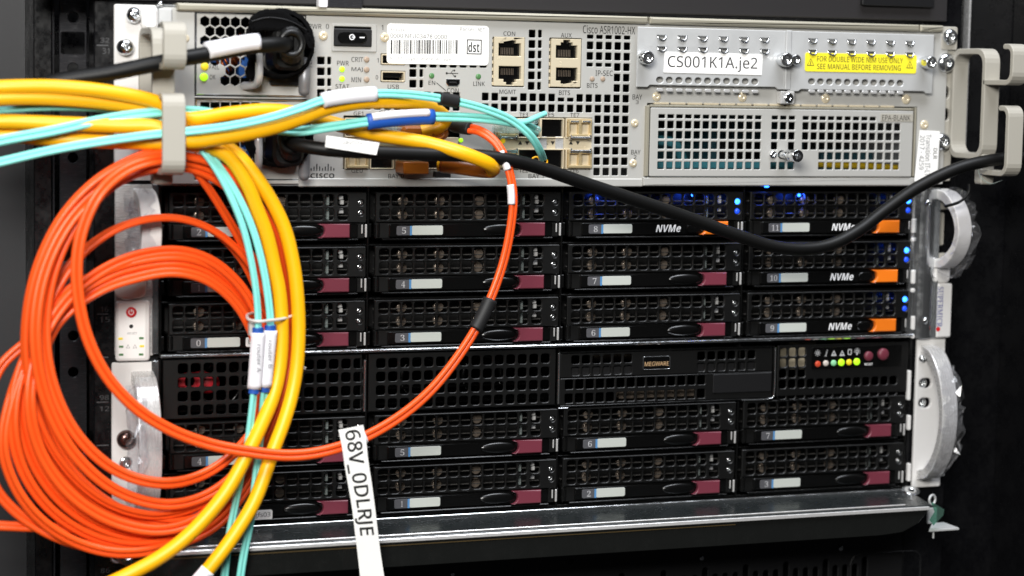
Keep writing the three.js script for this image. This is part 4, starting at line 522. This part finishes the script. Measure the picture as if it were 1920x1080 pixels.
// ---------------------------------------------------------------- cords
function cord(name, label, category, pts, r, mat, o = {}) {
  const cv = curveOf(pts), L = cv.getLength(), n = Math.max(30, Math.round(L / (o.step || 3))), p0 = P(...pts[0]);
  const g = thing(name, label, category, [p0.x, p0.y, p0.z], { orange_patch_cord: 'orange fibre cords in the coil', yellow_patch_cord: 'yellow patch cords through the left bracket', aqua_patch_cord: 'aqua fibre cords through the left bracket', power_cord: 'black power cords of the router' }[name]); ORG.get(g); g.userData.label = label;
  if (o.two) { const ph = o.phase || 0, w = o.wob === undefined ? .5 : o.wob, k = L / 160, ang = (u) => ph + ((o.phase2 ?? ph) - ph) * u + w * Math.sin(u * k * 2 + ph * 3) + (o.twist || 0) * u * k; M('strand', strand(cv, r, r * (o.sep || .92), ang, n), mat, g); M('strand', strand(cv, r, -r * (o.sep || .92), ang, n), mat, g); }
  else M('jacket', strand(cv, r, 0, null, n, 14), mat, g);
  return { g, cv };
}
const quarter = (T, nxt) => { // one clockwise turn: top, right, bottom, left, next top
  const [xt, yt, xr, yr, xb, yb, xl, yl, zt, zr, zb, zl] = T, out = []; const arc = (ax, ay, az, bx, by, bz, vertFirst) => { for (let i = 0; i < 4; i++) { const f = i / 4 * Math.PI / 2, s = Math.sin(f), c = Math.cos(f); const u = vertFirst ? s : 1 - c, v = vertFirst ? 1 - c : s; out.push([ax + (bx - ax) * u, ay + (by - ay) * v, az + (bz - az) * (i / 4)]); } };
  arc(xt, yt, zt, xr, yr, zr, true); arc(xr, yr, zr, xb, yb, zb, false); arc(xb, yb, zb, xl, yl, zl, true); arc(xl, yl, zl, nxt[0], nxt[1], nxt[8] ?? zt, false); return out; };
const turns = (list) => { let out = []; list.forEach((t, i) => { const nx = list[i + 1] || list[i]; out = out.concat(quarter(t, nx)); }); const l = list[list.length - 1]; out.push([l[0], l[1], l[8] - 4]); return out; };
//               xt   yt   xr   yr   xb   yb   xl  yl   zt  zr  zb  zl
const T1 = [322, 287, 546, 600, 292, 966, 46, 640, 52, 24, 46, 50], T2 = [322, 299, 540, 605, 318, 946, 66, 625, 50, 20, 50, 56], T3 = [322, 310, 531, 610, 308, 906, 84, 620, 48, 25, 54, 50],
  T4 = [310, 391, 522, 640, 330, 979, 72, 690, 34, 16, 42, 44], T4b = [312, 408, 515, 650, 305, 990, 60, 700, 33, 21, 40, 40], T5 = [325, 471, 502, 690, 280, 1007, 40, 760, 34, 26, 42, 46], T6 = [325, 490, 496, 700, 262, 1022, 24, 790, 36, 17, 44, 50], T7 = [325, 510, 488, 705, 300, 994, 56, 750, 38, 28, 48, 54], T8 = [330, 500, 520, 690, 240, 1037, 6, 820, 30, 14, 48, 50];
const dPath = [[848, 236, 14], [868, 240, 26], [900, 246, 36], [930, 268, 42], [950, 305, 46], [962, 365, 48], [957, 430, 48], [940, 505, 48], [907, 588, 50], [865, 660, 52], [805, 735, 54], [740, 788, 56], [665, 828, 58], [600, 848, 60], [540, 854, 60], [460, 846, 60], [390, 832, 60], [320, 806, 61], [255, 765, 62], [200, 705, 62], [163, 630, 62], [146, 550, 62], [145, 480, 62], [158, 420, 62], [185, 365, 62], [220, 330, 60], [262, 308, 57]];
const OR = 1.52;
{
  const { g, cv } = cord('orange_patch_cord', 'orange duplex fibre cord carrying the long white tape label', 'patch cord', [...dPath, ...turns([T2, T3]), [400, 318, 40], [450, 362, 30], [490, 430, 20], [515, 510, 14]], OR, m.orange, { two: 1, phase: .3, wob: .35 });
  const at = (x, y, z) => near(cv, x, y, z), u1 = at(919, 564, 49), u2 = at(886, 616, 50); M('heat_shrink', sleeve(cv, u1, u2, 3.7, 3.3), m.shrink, g);
  const w1 = at(945, 282, 44), w2 = at(957, 316, 46); M('marker_sleeve', sleeve(cv, w1, w2, 1.9, 2.2).translate(-1.2, 0, 1), m.sleeveWhite, g); const w3 = at(962, 348, 48), w4 = at(962, 385, 48); M('marker_sleeve', sleeve(cv, w3, w4, 1.9, 2.2).translate(-1.4, 0, 1), m.sleeveWhite, g);
  M('boot', sleeve(cv, 0.001, at(880, 242, 30), 3.2, 3.2), m.shrink, g);
  // tape label folded round the cord, tail hanging
  const cn = document.createElement('canvas'); cn.width = 128; cn.height = 1024; const cx = cn.getContext('2d'); cx.fillStyle = '#f6f5f2'; cx.fillRect(0, 0, 128, 1024); cx.fillStyle = cx.strokeStyle = '#0c0c0c'; cx.lineWidth = 3; cx.save(); cx.translate(64, 0); cx.rotate(Math.PI / 2); cx.font = '104px sans-serif'; cx.textBaseline = 'middle'; cx.scale(1.13, 1); cx.fillText('168V_0DLRJE', -50, 0); cx.strokeText('168V_0DLRJE', -50, 0); cx.restore();
  const tx = new THREE.CanvasTexture(cn); tx.colorSpace = THREE.SRGBColorSpace; const tm = std({ map: tx, roughness: .6 }); tm.name = 'tapePrint';
  const L = [[635, 806, 64], [642, 840, 64], [646, 870, 63], [653, 910, 62], [660, 950, 61], [666, 1000, 60], [671, 1040, 59], [676, 1085, 58], [682, 1130, 57]], Rr = [[681, 797, 64.5], [687, 830, 64.5], [690, 860, 64], [697, 905, 63], [703, 950, 62], [709, 1000, 60.5], [714, 1040, 59.5], [721, 1085, 58.5], [727, 1130, 57.5]];
  const pos = [], uv = [], idx = [], N = 24, cl = curveOf(L), cr = curveOf(Rr); for (let i = 0; i <= N; i++) { const a = cl.getPointAt(i / N), b = cr.getPointAt(i / N); for (let j = 0; j <= 4; j++) { const q = a.clone().lerp(b, j / 4); q.z += .5 * Math.sin(Math.PI * j / 4); pos.push(q.x, q.y, q.z); uv.push(j / 4, 1 - i / N * .98); } }
  for (let i = 0; i < N; i++) for (let j = 0; j < 4; j++) { const q = i * 5 + j; idx.push(q, q + 5, q + 1, q + 1, q + 5, q + 6); } const nb = pos.length / 3; for (let i = 0; i < nb; i++) { pos.push(pos[i * 3], pos[i * 3 + 1], pos[i * 3 + 2] - .35); uv.push(0.02, 0.001); } const fn = idx.length; for (let i = 0; i < fn; i += 3) idx.push(idx[i] + nb, idx[i + 2] + nb, idx[i + 1] + nb);
  const tg = new THREE.BufferGeometry(); tg.setAttribute('position', new THREE.Float32BufferAttribute(pos, 3)); tg.setAttribute('uv', new THREE.Float32BufferAttribute(uv, 2)); tg.setIndex(idx); tg.computeVertexNormals(); M('tape_label', tg, tm, g);
  const a1 = at(640, 836, 59), a2 = at(684, 820, 58); M('tape_wrap', sleeve(cv, Math.min(a1, a2), Math.max(a1, a2), 3.4, 2.4), m.paper, g);
}
cord('orange_patch_cord', 'orange duplex fibre cord coiled through the lower hook of the left bracket', 'patch cord', [...turns([T1]), ...turns([T4, T4b]).slice(2), [390, 428, 24], [450, 486, 18], [495, 580, 12]], OR, m.orange, { two: 1, phase: .9, wob: .5 });
cord('orange_patch_cord', 'orange duplex fibre cord in the lowest loops of the coil', 'patch cord', [[70, 690, 40], [108, 605, 40], [180, 548, 40], [250, 522, 39], ...turns([T7, T5, T6]), [390, 508, 26], [445, 560, 18], [490, 660, 12]], OR, m.orange, { two: 1, phase: .2, wob: .5 });
cord('orange_patch_cord', 'orange duplex fibre cord in the widest loop of the coil', 'patch cord', [[80, 655, 32], [130, 578, 32], [220, 524, 31], ...turns([T8]).slice(0, 13), [60, 640, 44], [110, 560, 40], [170, 520, 36], [250, 490, 33], [330, 482, 30], [400, 510, 24], [450, 560, 20]], OR, m.orange, { two: 1, phase: .6, wob: .4 });
cord('orange_patch_cord', 'orange fibre cord leaving the coil level with the shelf ear', 'patch cord', [[-40, 984, 40], [60, 988, 40], [150, 990, 40], [230, 986, 40], [310, 972, 40], [390, 935, 36], [450, 880, 28], [500, 800, 18]], OR, m.orange, { two: 1, phase: .5 });
cord('orange_patch_cord', 'orange fibre cord bulging out past the coil toward the cabinet door', 'patch cord', [[120, 560, 38], [85, 620, 36], [40, 650, 34], [0, 690, 34], [-25, 760, 36], [-28, 850, 38], [-5, 920, 40], [50, 975, 42], [140, 1018, 44], [240, 1030, 44], [330, 1020, 42], [410, 980, 36], [480, 890, 24]], OR, m.orange, { two: 1, phase: .1 });
// yellow
const YR = 3.55;
const y1 = cord('yellow_patch_cord', 'yellow patch cord bending into the plug of the lower port row', 'patch cord', [[-60, 168, 44], [0, 164, 46], [100, 163, 48], [200, 172, 50], [300, 194, 48], [345, 222, 46], [430, 213, 44], [497, 207, 42], [560, 213, 38], [620, 230, 36], [700, 251, 38], [800, 268, 44], [870, 288, 50], [918, 308, 48], [925, 318, 40], [905, 318, 32], [860, 312, 26], [822, 308, 20]], YR, m.yellow);
M('plug_boot', sleeve(y1.cv, near(y1.cv, 916, 318, 38), near(y1.cv, 828, 309, 21), 4.2, 4), m.boot, y1.g); { const b = B(752, 303, 800, 326, 14); M('plug_body', pbox(b, 4, 18, .8, .5), m.boot, y1.g); const c = B(818, 322, 848, 333, 14); M('plug_latch', pbox(c, 8, 12, .4, .3), m.dark, y1.g); }
const y2 = cord('yellow_patch_cord', 'yellow patch cord arching up to the upper port row', 'patch cord', [[-60, 232, 40], [0, 228, 42], [120, 232, 46], [220, 236, 50], [300, 240, 54], [345, 264, 56], [430, 256, 56], [510, 240, 54], [560, 224, 52], [620, 202, 50], [690, 191, 48], [755, 192, 42], [800, 200, 32], [826, 212, 24], [836, 226, 20], [820, 240, 18], [790, 246, 16]], YR, m.yellow);
{ const b = B(752, 236, 842, 262, 18); M('plug_boot', pbox(b, 8, 19, 3.4, 1.4), m.boot, y2.g); const c = P(822, 249, 19); M('boot_ring', new THREE.TorusGeometry(3, .8, 8, 20).translate(c.x, c.y, 19.4), m.boot, y2.g); M('plug_body', pbox(B(716, 238, 754, 262, 14), 4, 16, .8, .5), m.clear, y2.g); }
cord('yellow_patch_cord', 'yellow patch cord hanging down beside the aqua sleeves', 'patch cord', [[-60, 262, 36], [0, 254, 38], [120, 262, 42], [220, 266, 46], [300, 268, 50], [350, 270, 50], [400, 279, 48], [430, 296, 48], [462, 343, 48], [482, 392, 47], [500, 440, 46], [514, 500, 45], [524, 550, 45], [528, 620, 45], [524, 690, 46], [513, 740, 48], [493, 790, 52], [469, 840, 56], [422, 925, 60], [355, 1002, 62], [300, 1045, 63], [244, 1076, 64], [170, 1110, 64], [40, 1165, 60], [-120, 1220, 50]], YR, m.yellow);
const y5 = cord('yellow_patch_cord', 'outermost yellow patch cord hanging down with a white end sleeve', 'patch cord', [[-60, 190, 44], [0, 184, 45], [100, 184, 46], [200, 193, 46], [300, 212, 44], [345, 240, 42], [400, 262, 40], [442, 288, 40], [466, 314, 41], [490, 346, 42], [512, 382, 42], [534, 430, 42], [549, 490, 42], [557, 550, 42], [560, 620, 42], [556, 690, 43], [546, 745, 45], [532, 792, 48], [514, 840, 51], [478, 938, 56], [444, 996, 58], [411, 1042, 60], [382, 1078, 60], [345, 1120, 60], [280, 1210, 58], [220, 1340, 54], [190, 1520, 50]], YR, m.yellow);
M('end_sleeve', sleeve(y5.cv, near(y5.cv, 390, 1067, 60), near(y5.cv, 345, 1118, 60), 3.8, 3.8), m.sleeveWhite, y5.g);
// aqua
const AR = 1.12;
const a1 = cord('aqua_patch_cord', 'aqua duplex fibre cord with the black shrink band', 'patch cord', [[-60, 318, 52], [0, 304, 53], [100, 281, 55], [200, 264, 57], [300, 251, 58], [345, 247, 60], [420, 238, 61], [500, 222, 60], [560, 204, 58], [610, 187, 56], [700, 176, 52], [760, 177, 48], [820, 184, 44], [862, 192, 42], [910, 205, 40], [960, 226, 38], [995, 255, 36], [1012, 282, 30], [1019, 300, 20]], AR, m.aqua, { two: 1, phase: .1, wob: .3 });
M('heat_shrink', sleeve(a1.cv, near(a1.cv, 824, 185, 44), near(a1.cv, 859, 191, 42), 3.4, 2.2), m.shrink, a1.g); M('label_sleeve', sleeve(a1.cv, near(a1.cv, 604, 189, 56), near(a1.cv, 704, 176, 52), 3.7, 2.6), m.sleeveWhite, a1.g);
for (const [x, y] of [[1021, 303]]) { const p = P(x, y, 18); M('connector', merge(new THREE.TorusGeometry(1.3, .5, 8, 16).translate(p.x, p.y, 18.5), new THREE.TorusGeometry(2.6, .5, 8, 16).translate(p.x - 4.5, p.y - .2, 17)), m.yellow, a1.g); }
const a2 = cord('aqua_patch_cord', 'aqua duplex fibre cord with a blue and white sleeve', 'patch cord', [[-60, 280, 48], [0, 264, 49], [100, 245, 50], [200, 223, 50], [270, 213, 50], [345, 208, 46], [395, 212, 40], [450, 226, 36], [520, 243, 38], [560, 246, 42], [620, 238, 46], [690, 228, 48], [760, 221, 46], [820, 219, 42], [900, 222, 38], [950, 228, 36], [985, 236, 32], [1008, 246, 22]], AR * 1.15, m.aqua, { two: 1, phase: 0, wob: .25 });
{ const s = M('colour_sleeve', sleeve(a2.cv, near(a2.cv, 688, 229, 48), near(a2.cv, 812, 219, 42), 4, 2.6), m.blue, a2.g); void s; const u0 = near(a2.cv, 697, 227, 48), u1 = near(a2.cv, 800, 220, 43); const g = sleeve(a2.cv, u0, u1, 2.1, 2.2).translate(0, 2, 1.2); M('label_sleeve', g, m.sleeveWhite, a2.g);
  const c2 = curveOf([[955, 229, 37], [985, 228, 36], [1005, 220, 34], [1022, 213, 30]]); M('split_strand', new THREE.TubeGeometry(c2, 16, 1.5, 10), m.aqua, a2.g); for (const [x, y] of [[1009, 243], [1004, 226]]) { const p = P(x, y, 26); M('connector_cap', new THREE.SphereGeometry(2.1, 12, 10).translate(p.x, p.y, 25), m.clear, a2.g); } const b = B(938, 232, 1004, 250, 20); M('connector', merge(pbox(b, 6, 20, 2.5, 1)), m.clear, a2.g); }
for (const [pts, s0, s1, txt, lab, ph] of [
  [[[-60, 214, 34], [0, 207, 36], [100, 201, 40], [200, 204, 42], [290, 216, 44], [345, 252, 46], [380, 283, 50], [408, 322, 52], [434, 372, 53], [456, 428, 53], [471, 490, 53], [481, 555, 53], [484, 610, 53], [481, 670, 53], [476, 735, 53], [470, 790, 53], [462, 845, 52], [450, 900, 50], [440, 950, 50], [429, 1010, 50], [420, 1090, 50], [410, 1220, 48], [405, 1420, 46]], [484, 622], [477, 728], 'router A', 'aqua duplex fibre cord hanging with white router A sleeve', .15],
  [[[290, 222, 38], [345, 254, 42], [390, 288, 47], [424, 330, 49], [452, 378, 50], [476, 436, 50], [493, 500, 50], [503, 560, 50], [507, 610, 50], [502, 670, 50], [496, 730, 50], [491, 790, 46], [484, 850, 46], [477, 920, 48], [468, 985, 49], [457, 1040, 49], [449, 1095, 49], [438, 1220, 47], [432, 1420, 45]], [506, 620], [497, 726], 'router B', 'aqua duplex fibre cord hanging with white router B sleeve', -.1]]) {
  const a = cord('aqua_patch_cord', lab, 'patch cord', pts, AR * 1.08, m.aqua, { two: 1, phase: 1.25 + ph, phase2: .1, wob: .15 }), u0 = near(a.cv, s0[0], s0[1], 52), u1 = near(a.cv, s1[0], s1[1], 52), du = (u1 - u0) * .09;
  M('colour_band', sleeve(a.cv, u0 - du, u0 + .002, 2.9, 2.4), m.blue, a.g); M('colour_band', sleeve(a.cv, u1 - .002, u1 + du, 2.7, 2.2), m.blue, a.g); const sl = M('label_sleeve', sleeve(a.cv, u0, u1, 3.5, 2.8), m.sleeveWhite, a.g);
  const x = txt === 'router A' ? 482 : 506, y0 = txt === 'router A' ? 646 : 640; M('printed_text', glyphs(txt, B(x, y0, x + 8, y0 + 52, 57), txt === 'router A' ? 56.3 : 53.3, { turn: -90 }), m.inkPale, sl);
}
{ // cable tie
  const c = new THREE.CatmullRomCurve3([[548, 592, 40], [530, 598, 49.6], [505, 601, 55], [484, 603, 57.5], [468, 600, 52], [463, 593, 44], [470, 588, 34], [500, 586, 16], [545, 586, 14], [560, 588, 30]].map((p) => P(...p)), true, 'centripetal'), p = P(480, 600, 50), g = thing('cable_tie', 'white plastic cable tie round the hanging cords', 'cable tie', [p.x, p.y, 50]);
  M('strap', new THREE.TubeGeometry(c, 60, .8, 8, true), m.tie, g); const h = P(476, 622, 48); M('tie_head', box(h.x - 2.6, h.y - 2, h.x + 2.6, h.y + 5, 46, 50, .8, .5), m.tie, g); const e = P(568, 689, 30); M('tie_tail', box(e.x - 2.6, e.y - .8, e.x + 2, e.y + .9, 28, 29.4, .3, .2).translate(-e.x, -e.y, 0).rotateZ(-.45).translate(e.x, e.y, 0), m.tie, g);
}
// black power cords
const pc1 = cord('power_cord', 'black power cord with a white sleeve running left from the upper power supply', 'power cord', [[30, 172, 40], [110, 152, 44], [200, 138, 48], [270, 124, 50], [330, 112, 50], [400, 100, 46], [470, 87, 40], [510, 84, 38], [530, 84, 34], [540, 84, 24]], 3.9, m.cordBlack);
M('label_sleeve', sleeve(pc1.cv, near(pc1.cv, 386, 101, 47), near(pc1.cv, 484, 85, 40), 4.4, 4.6).translate(0, 1.7, .8), m.sleeveWhite, pc1.g);
const plug = (g, px, py) => { const b = B(px - 32, py - 45, px + 26, py + 48, 6), c = P(px, py, 20); M('plug_body', merge(box(b.x0, b.y0, b.x1, b.y1, 4, 22, 5, 1.6), box(b.x0 + 2, b.y0 + 3, b.x1 - 2, b.y1 - 3, 20, 30, 6, 3)), m.plastic, g); const t = new THREE.TorusGeometry(5.4, 1.7, 10, 30).scale(1, 1.05, 1).translate(c.x + 1.5, c.y + .5, 31); M('strain_ring', t, m.plastic, g); };
plug(pc1.g, 530, 84);
const pc2 = cord('power_cord', 'thick black power cord swagging across the server fronts to the right bracket', 'power cord', [[530, 262, 22], [560, 272, 36], [620, 281, 44], [700, 285, 46], [800, 289, 46], [890, 292, 46], [950, 299, 46], [1010, 314, 44], [1100, 345, 42], [1200, 378, 40], [1300, 412, 38], [1390, 444, 38], [1450, 462, 38], [1510, 467, 38], [1560, 458, 38], [1610, 432, 38], [1660, 394, 38], [1720, 352, 40], [1790, 318, 44], [1850, 302, 46], [1905, 296, 46], [1960, 300, 44]], 3.5, m.cordBlack);
plug(pc2.g, 530, 262);
{ const q = [[612, 254], [712, 268], [706, 291], [610, 276]].map((a) => { const p = P(...a, 52); return [p.x, p.y]; }), f = M('label_flag', plate(poly(q.reverse()), null, 51.4, .4, .1), m.paper, pc2.g); T('router', 642, 264, 678, 272, 51.9, m.inkPale, f, { turn: 180 }); }
// hook-and-loop straps
for (const [px, py, lab, tail] of [[527, 82, 'fuzzy black strap with a loose tail wrapped round the upper power plug', 1], [525, 256, 'fuzzy black strap wrapped round the lower power plug', 0]]) {
  const c = P(px, py, 14), g = thing('cable_strap', lab, 'cable strap', [c.x, c.y - 18, 14], 'straps round the power plugs'), pts = [], uv = [], idx = [], n = 72, w = 14; const rx = 16.4, ry = tail ? 17.4 : 15.5;
  for (let i = 0; i <= n; i++) { const a = i / n * Math.PI * 2, k = 1 + rnd(-.012, .012), zz = rnd(-.4, .4); [[rx - 2, 2], [rx, 2], [rx + .3, 2 + w / 2], [rx, 2 + w], [rx - 2, 2 + w]].forEach(([r, z], j) => { const rr2 = r * k; pts.push(c.x + rr2 * Math.cos(a), c.y + rr2 * ry / rx * Math.sin(a), z + zz + 2); uv.push(i / 4, j); }); }
  for (let i = 0; i < n; i++) for (let j = 0; j < 4; j++) { const q = i * 5 + j; idx.push(q, q + 5, q + 1, q + 1, q + 5, q + 6); } const b = new THREE.BufferGeometry(); b.setAttribute('position', new THREE.Float32BufferAttribute(pts, 3)); b.setAttribute('uv', new THREE.Float32BufferAttribute(uv, 2)); b.setIndex(idx); b.computeVertexNormals(); M('strap_loop', b, m.velcro, g);
  const fz = []; for (let i = 0; i < 260; i++) { const a = rnd(0, 6.283), r = rx * rnd(.99, 1.02), l = rnd(.5, 1.5), f = new THREE.ConeGeometry(.16, l * 2, 4).rotateZ(a - Math.PI / 2 + rnd(-.9, .9)); f.translate(c.x + r * Math.cos(a), c.y + r * ry / rx * Math.sin(a), rnd(5, 18)); fz.push(f); } M('fuzz', merge(fz), m.velcro, g, null, { kind: 'stuff' });
  const sh = (l) => { const s = []; for (let i = 0; i < l.length; i++) { const p0 = l[i], p1 = l[(i + 1) % l.length]; for (let k = 0; k < 8; k++) { const p = P(p0[0] + (p1[0] - p0[0]) * k / 8 + rnd(-1.4, 1.4), p0[1] + (p1[1] - p0[1]) * k / 8 + rnd(-1.4, 1.4), 24); s.push([p.x, p.y]); } } return s; };
  if (tail) { const fl = plate(poly(sh([[468, 52], [474, 30], [500, 16], [535, 20], [566, 42], [582, 62], [592, 80], [586, 94], [572, 70], [540, 60], [500, 58], [474, 62]])), null, 18, 5, 1.6, 2); M('strap_tail', fl, m.velcro, g); M('stitching', new THREE.TubeGeometry(curveOf([[472, 40, 23.2], [500, 33, 23.4], [540, 38, 23.6], [575, 56, 23.2]]), 24, .3, 6), m.charcoal, g); M('strap_end', plate(poly(sh([[470, 130], [480, 95], [492, 130], [482, 150], [472, 148]])), null, 12, 3, .8), m.velcro, g); }
}
// thin clear thread near the right bracket
{ const c = new THREE.TubeGeometry(curveOf([[1832, 310, 46], [1838, 330, 46], [1856, 344, 46], [1880, 338, 46]]), 20, .25, 6), p = P(1850, 340, 46), g = thing('film_thread', 'thin clear thread looped under the right bracket', 'thread', [p.x, p.y, 46]); M('thread', c, m.clear, g); const d = new THREE.TubeGeometry(curveOf([[1818, 345, 30], [1816, 362, 30], [1800, 378, 30], [1772, 387, 30]]), 20, .9, 8); const p2 = P(1800, 378, 30), h = thing('loose_wire', 'short black wire end lying over the wrapped handle', 'wire', [p2.x, p2.y, 30]); M('wire', d, m.cordBlack, h); }
renderer.render(scene, camera);
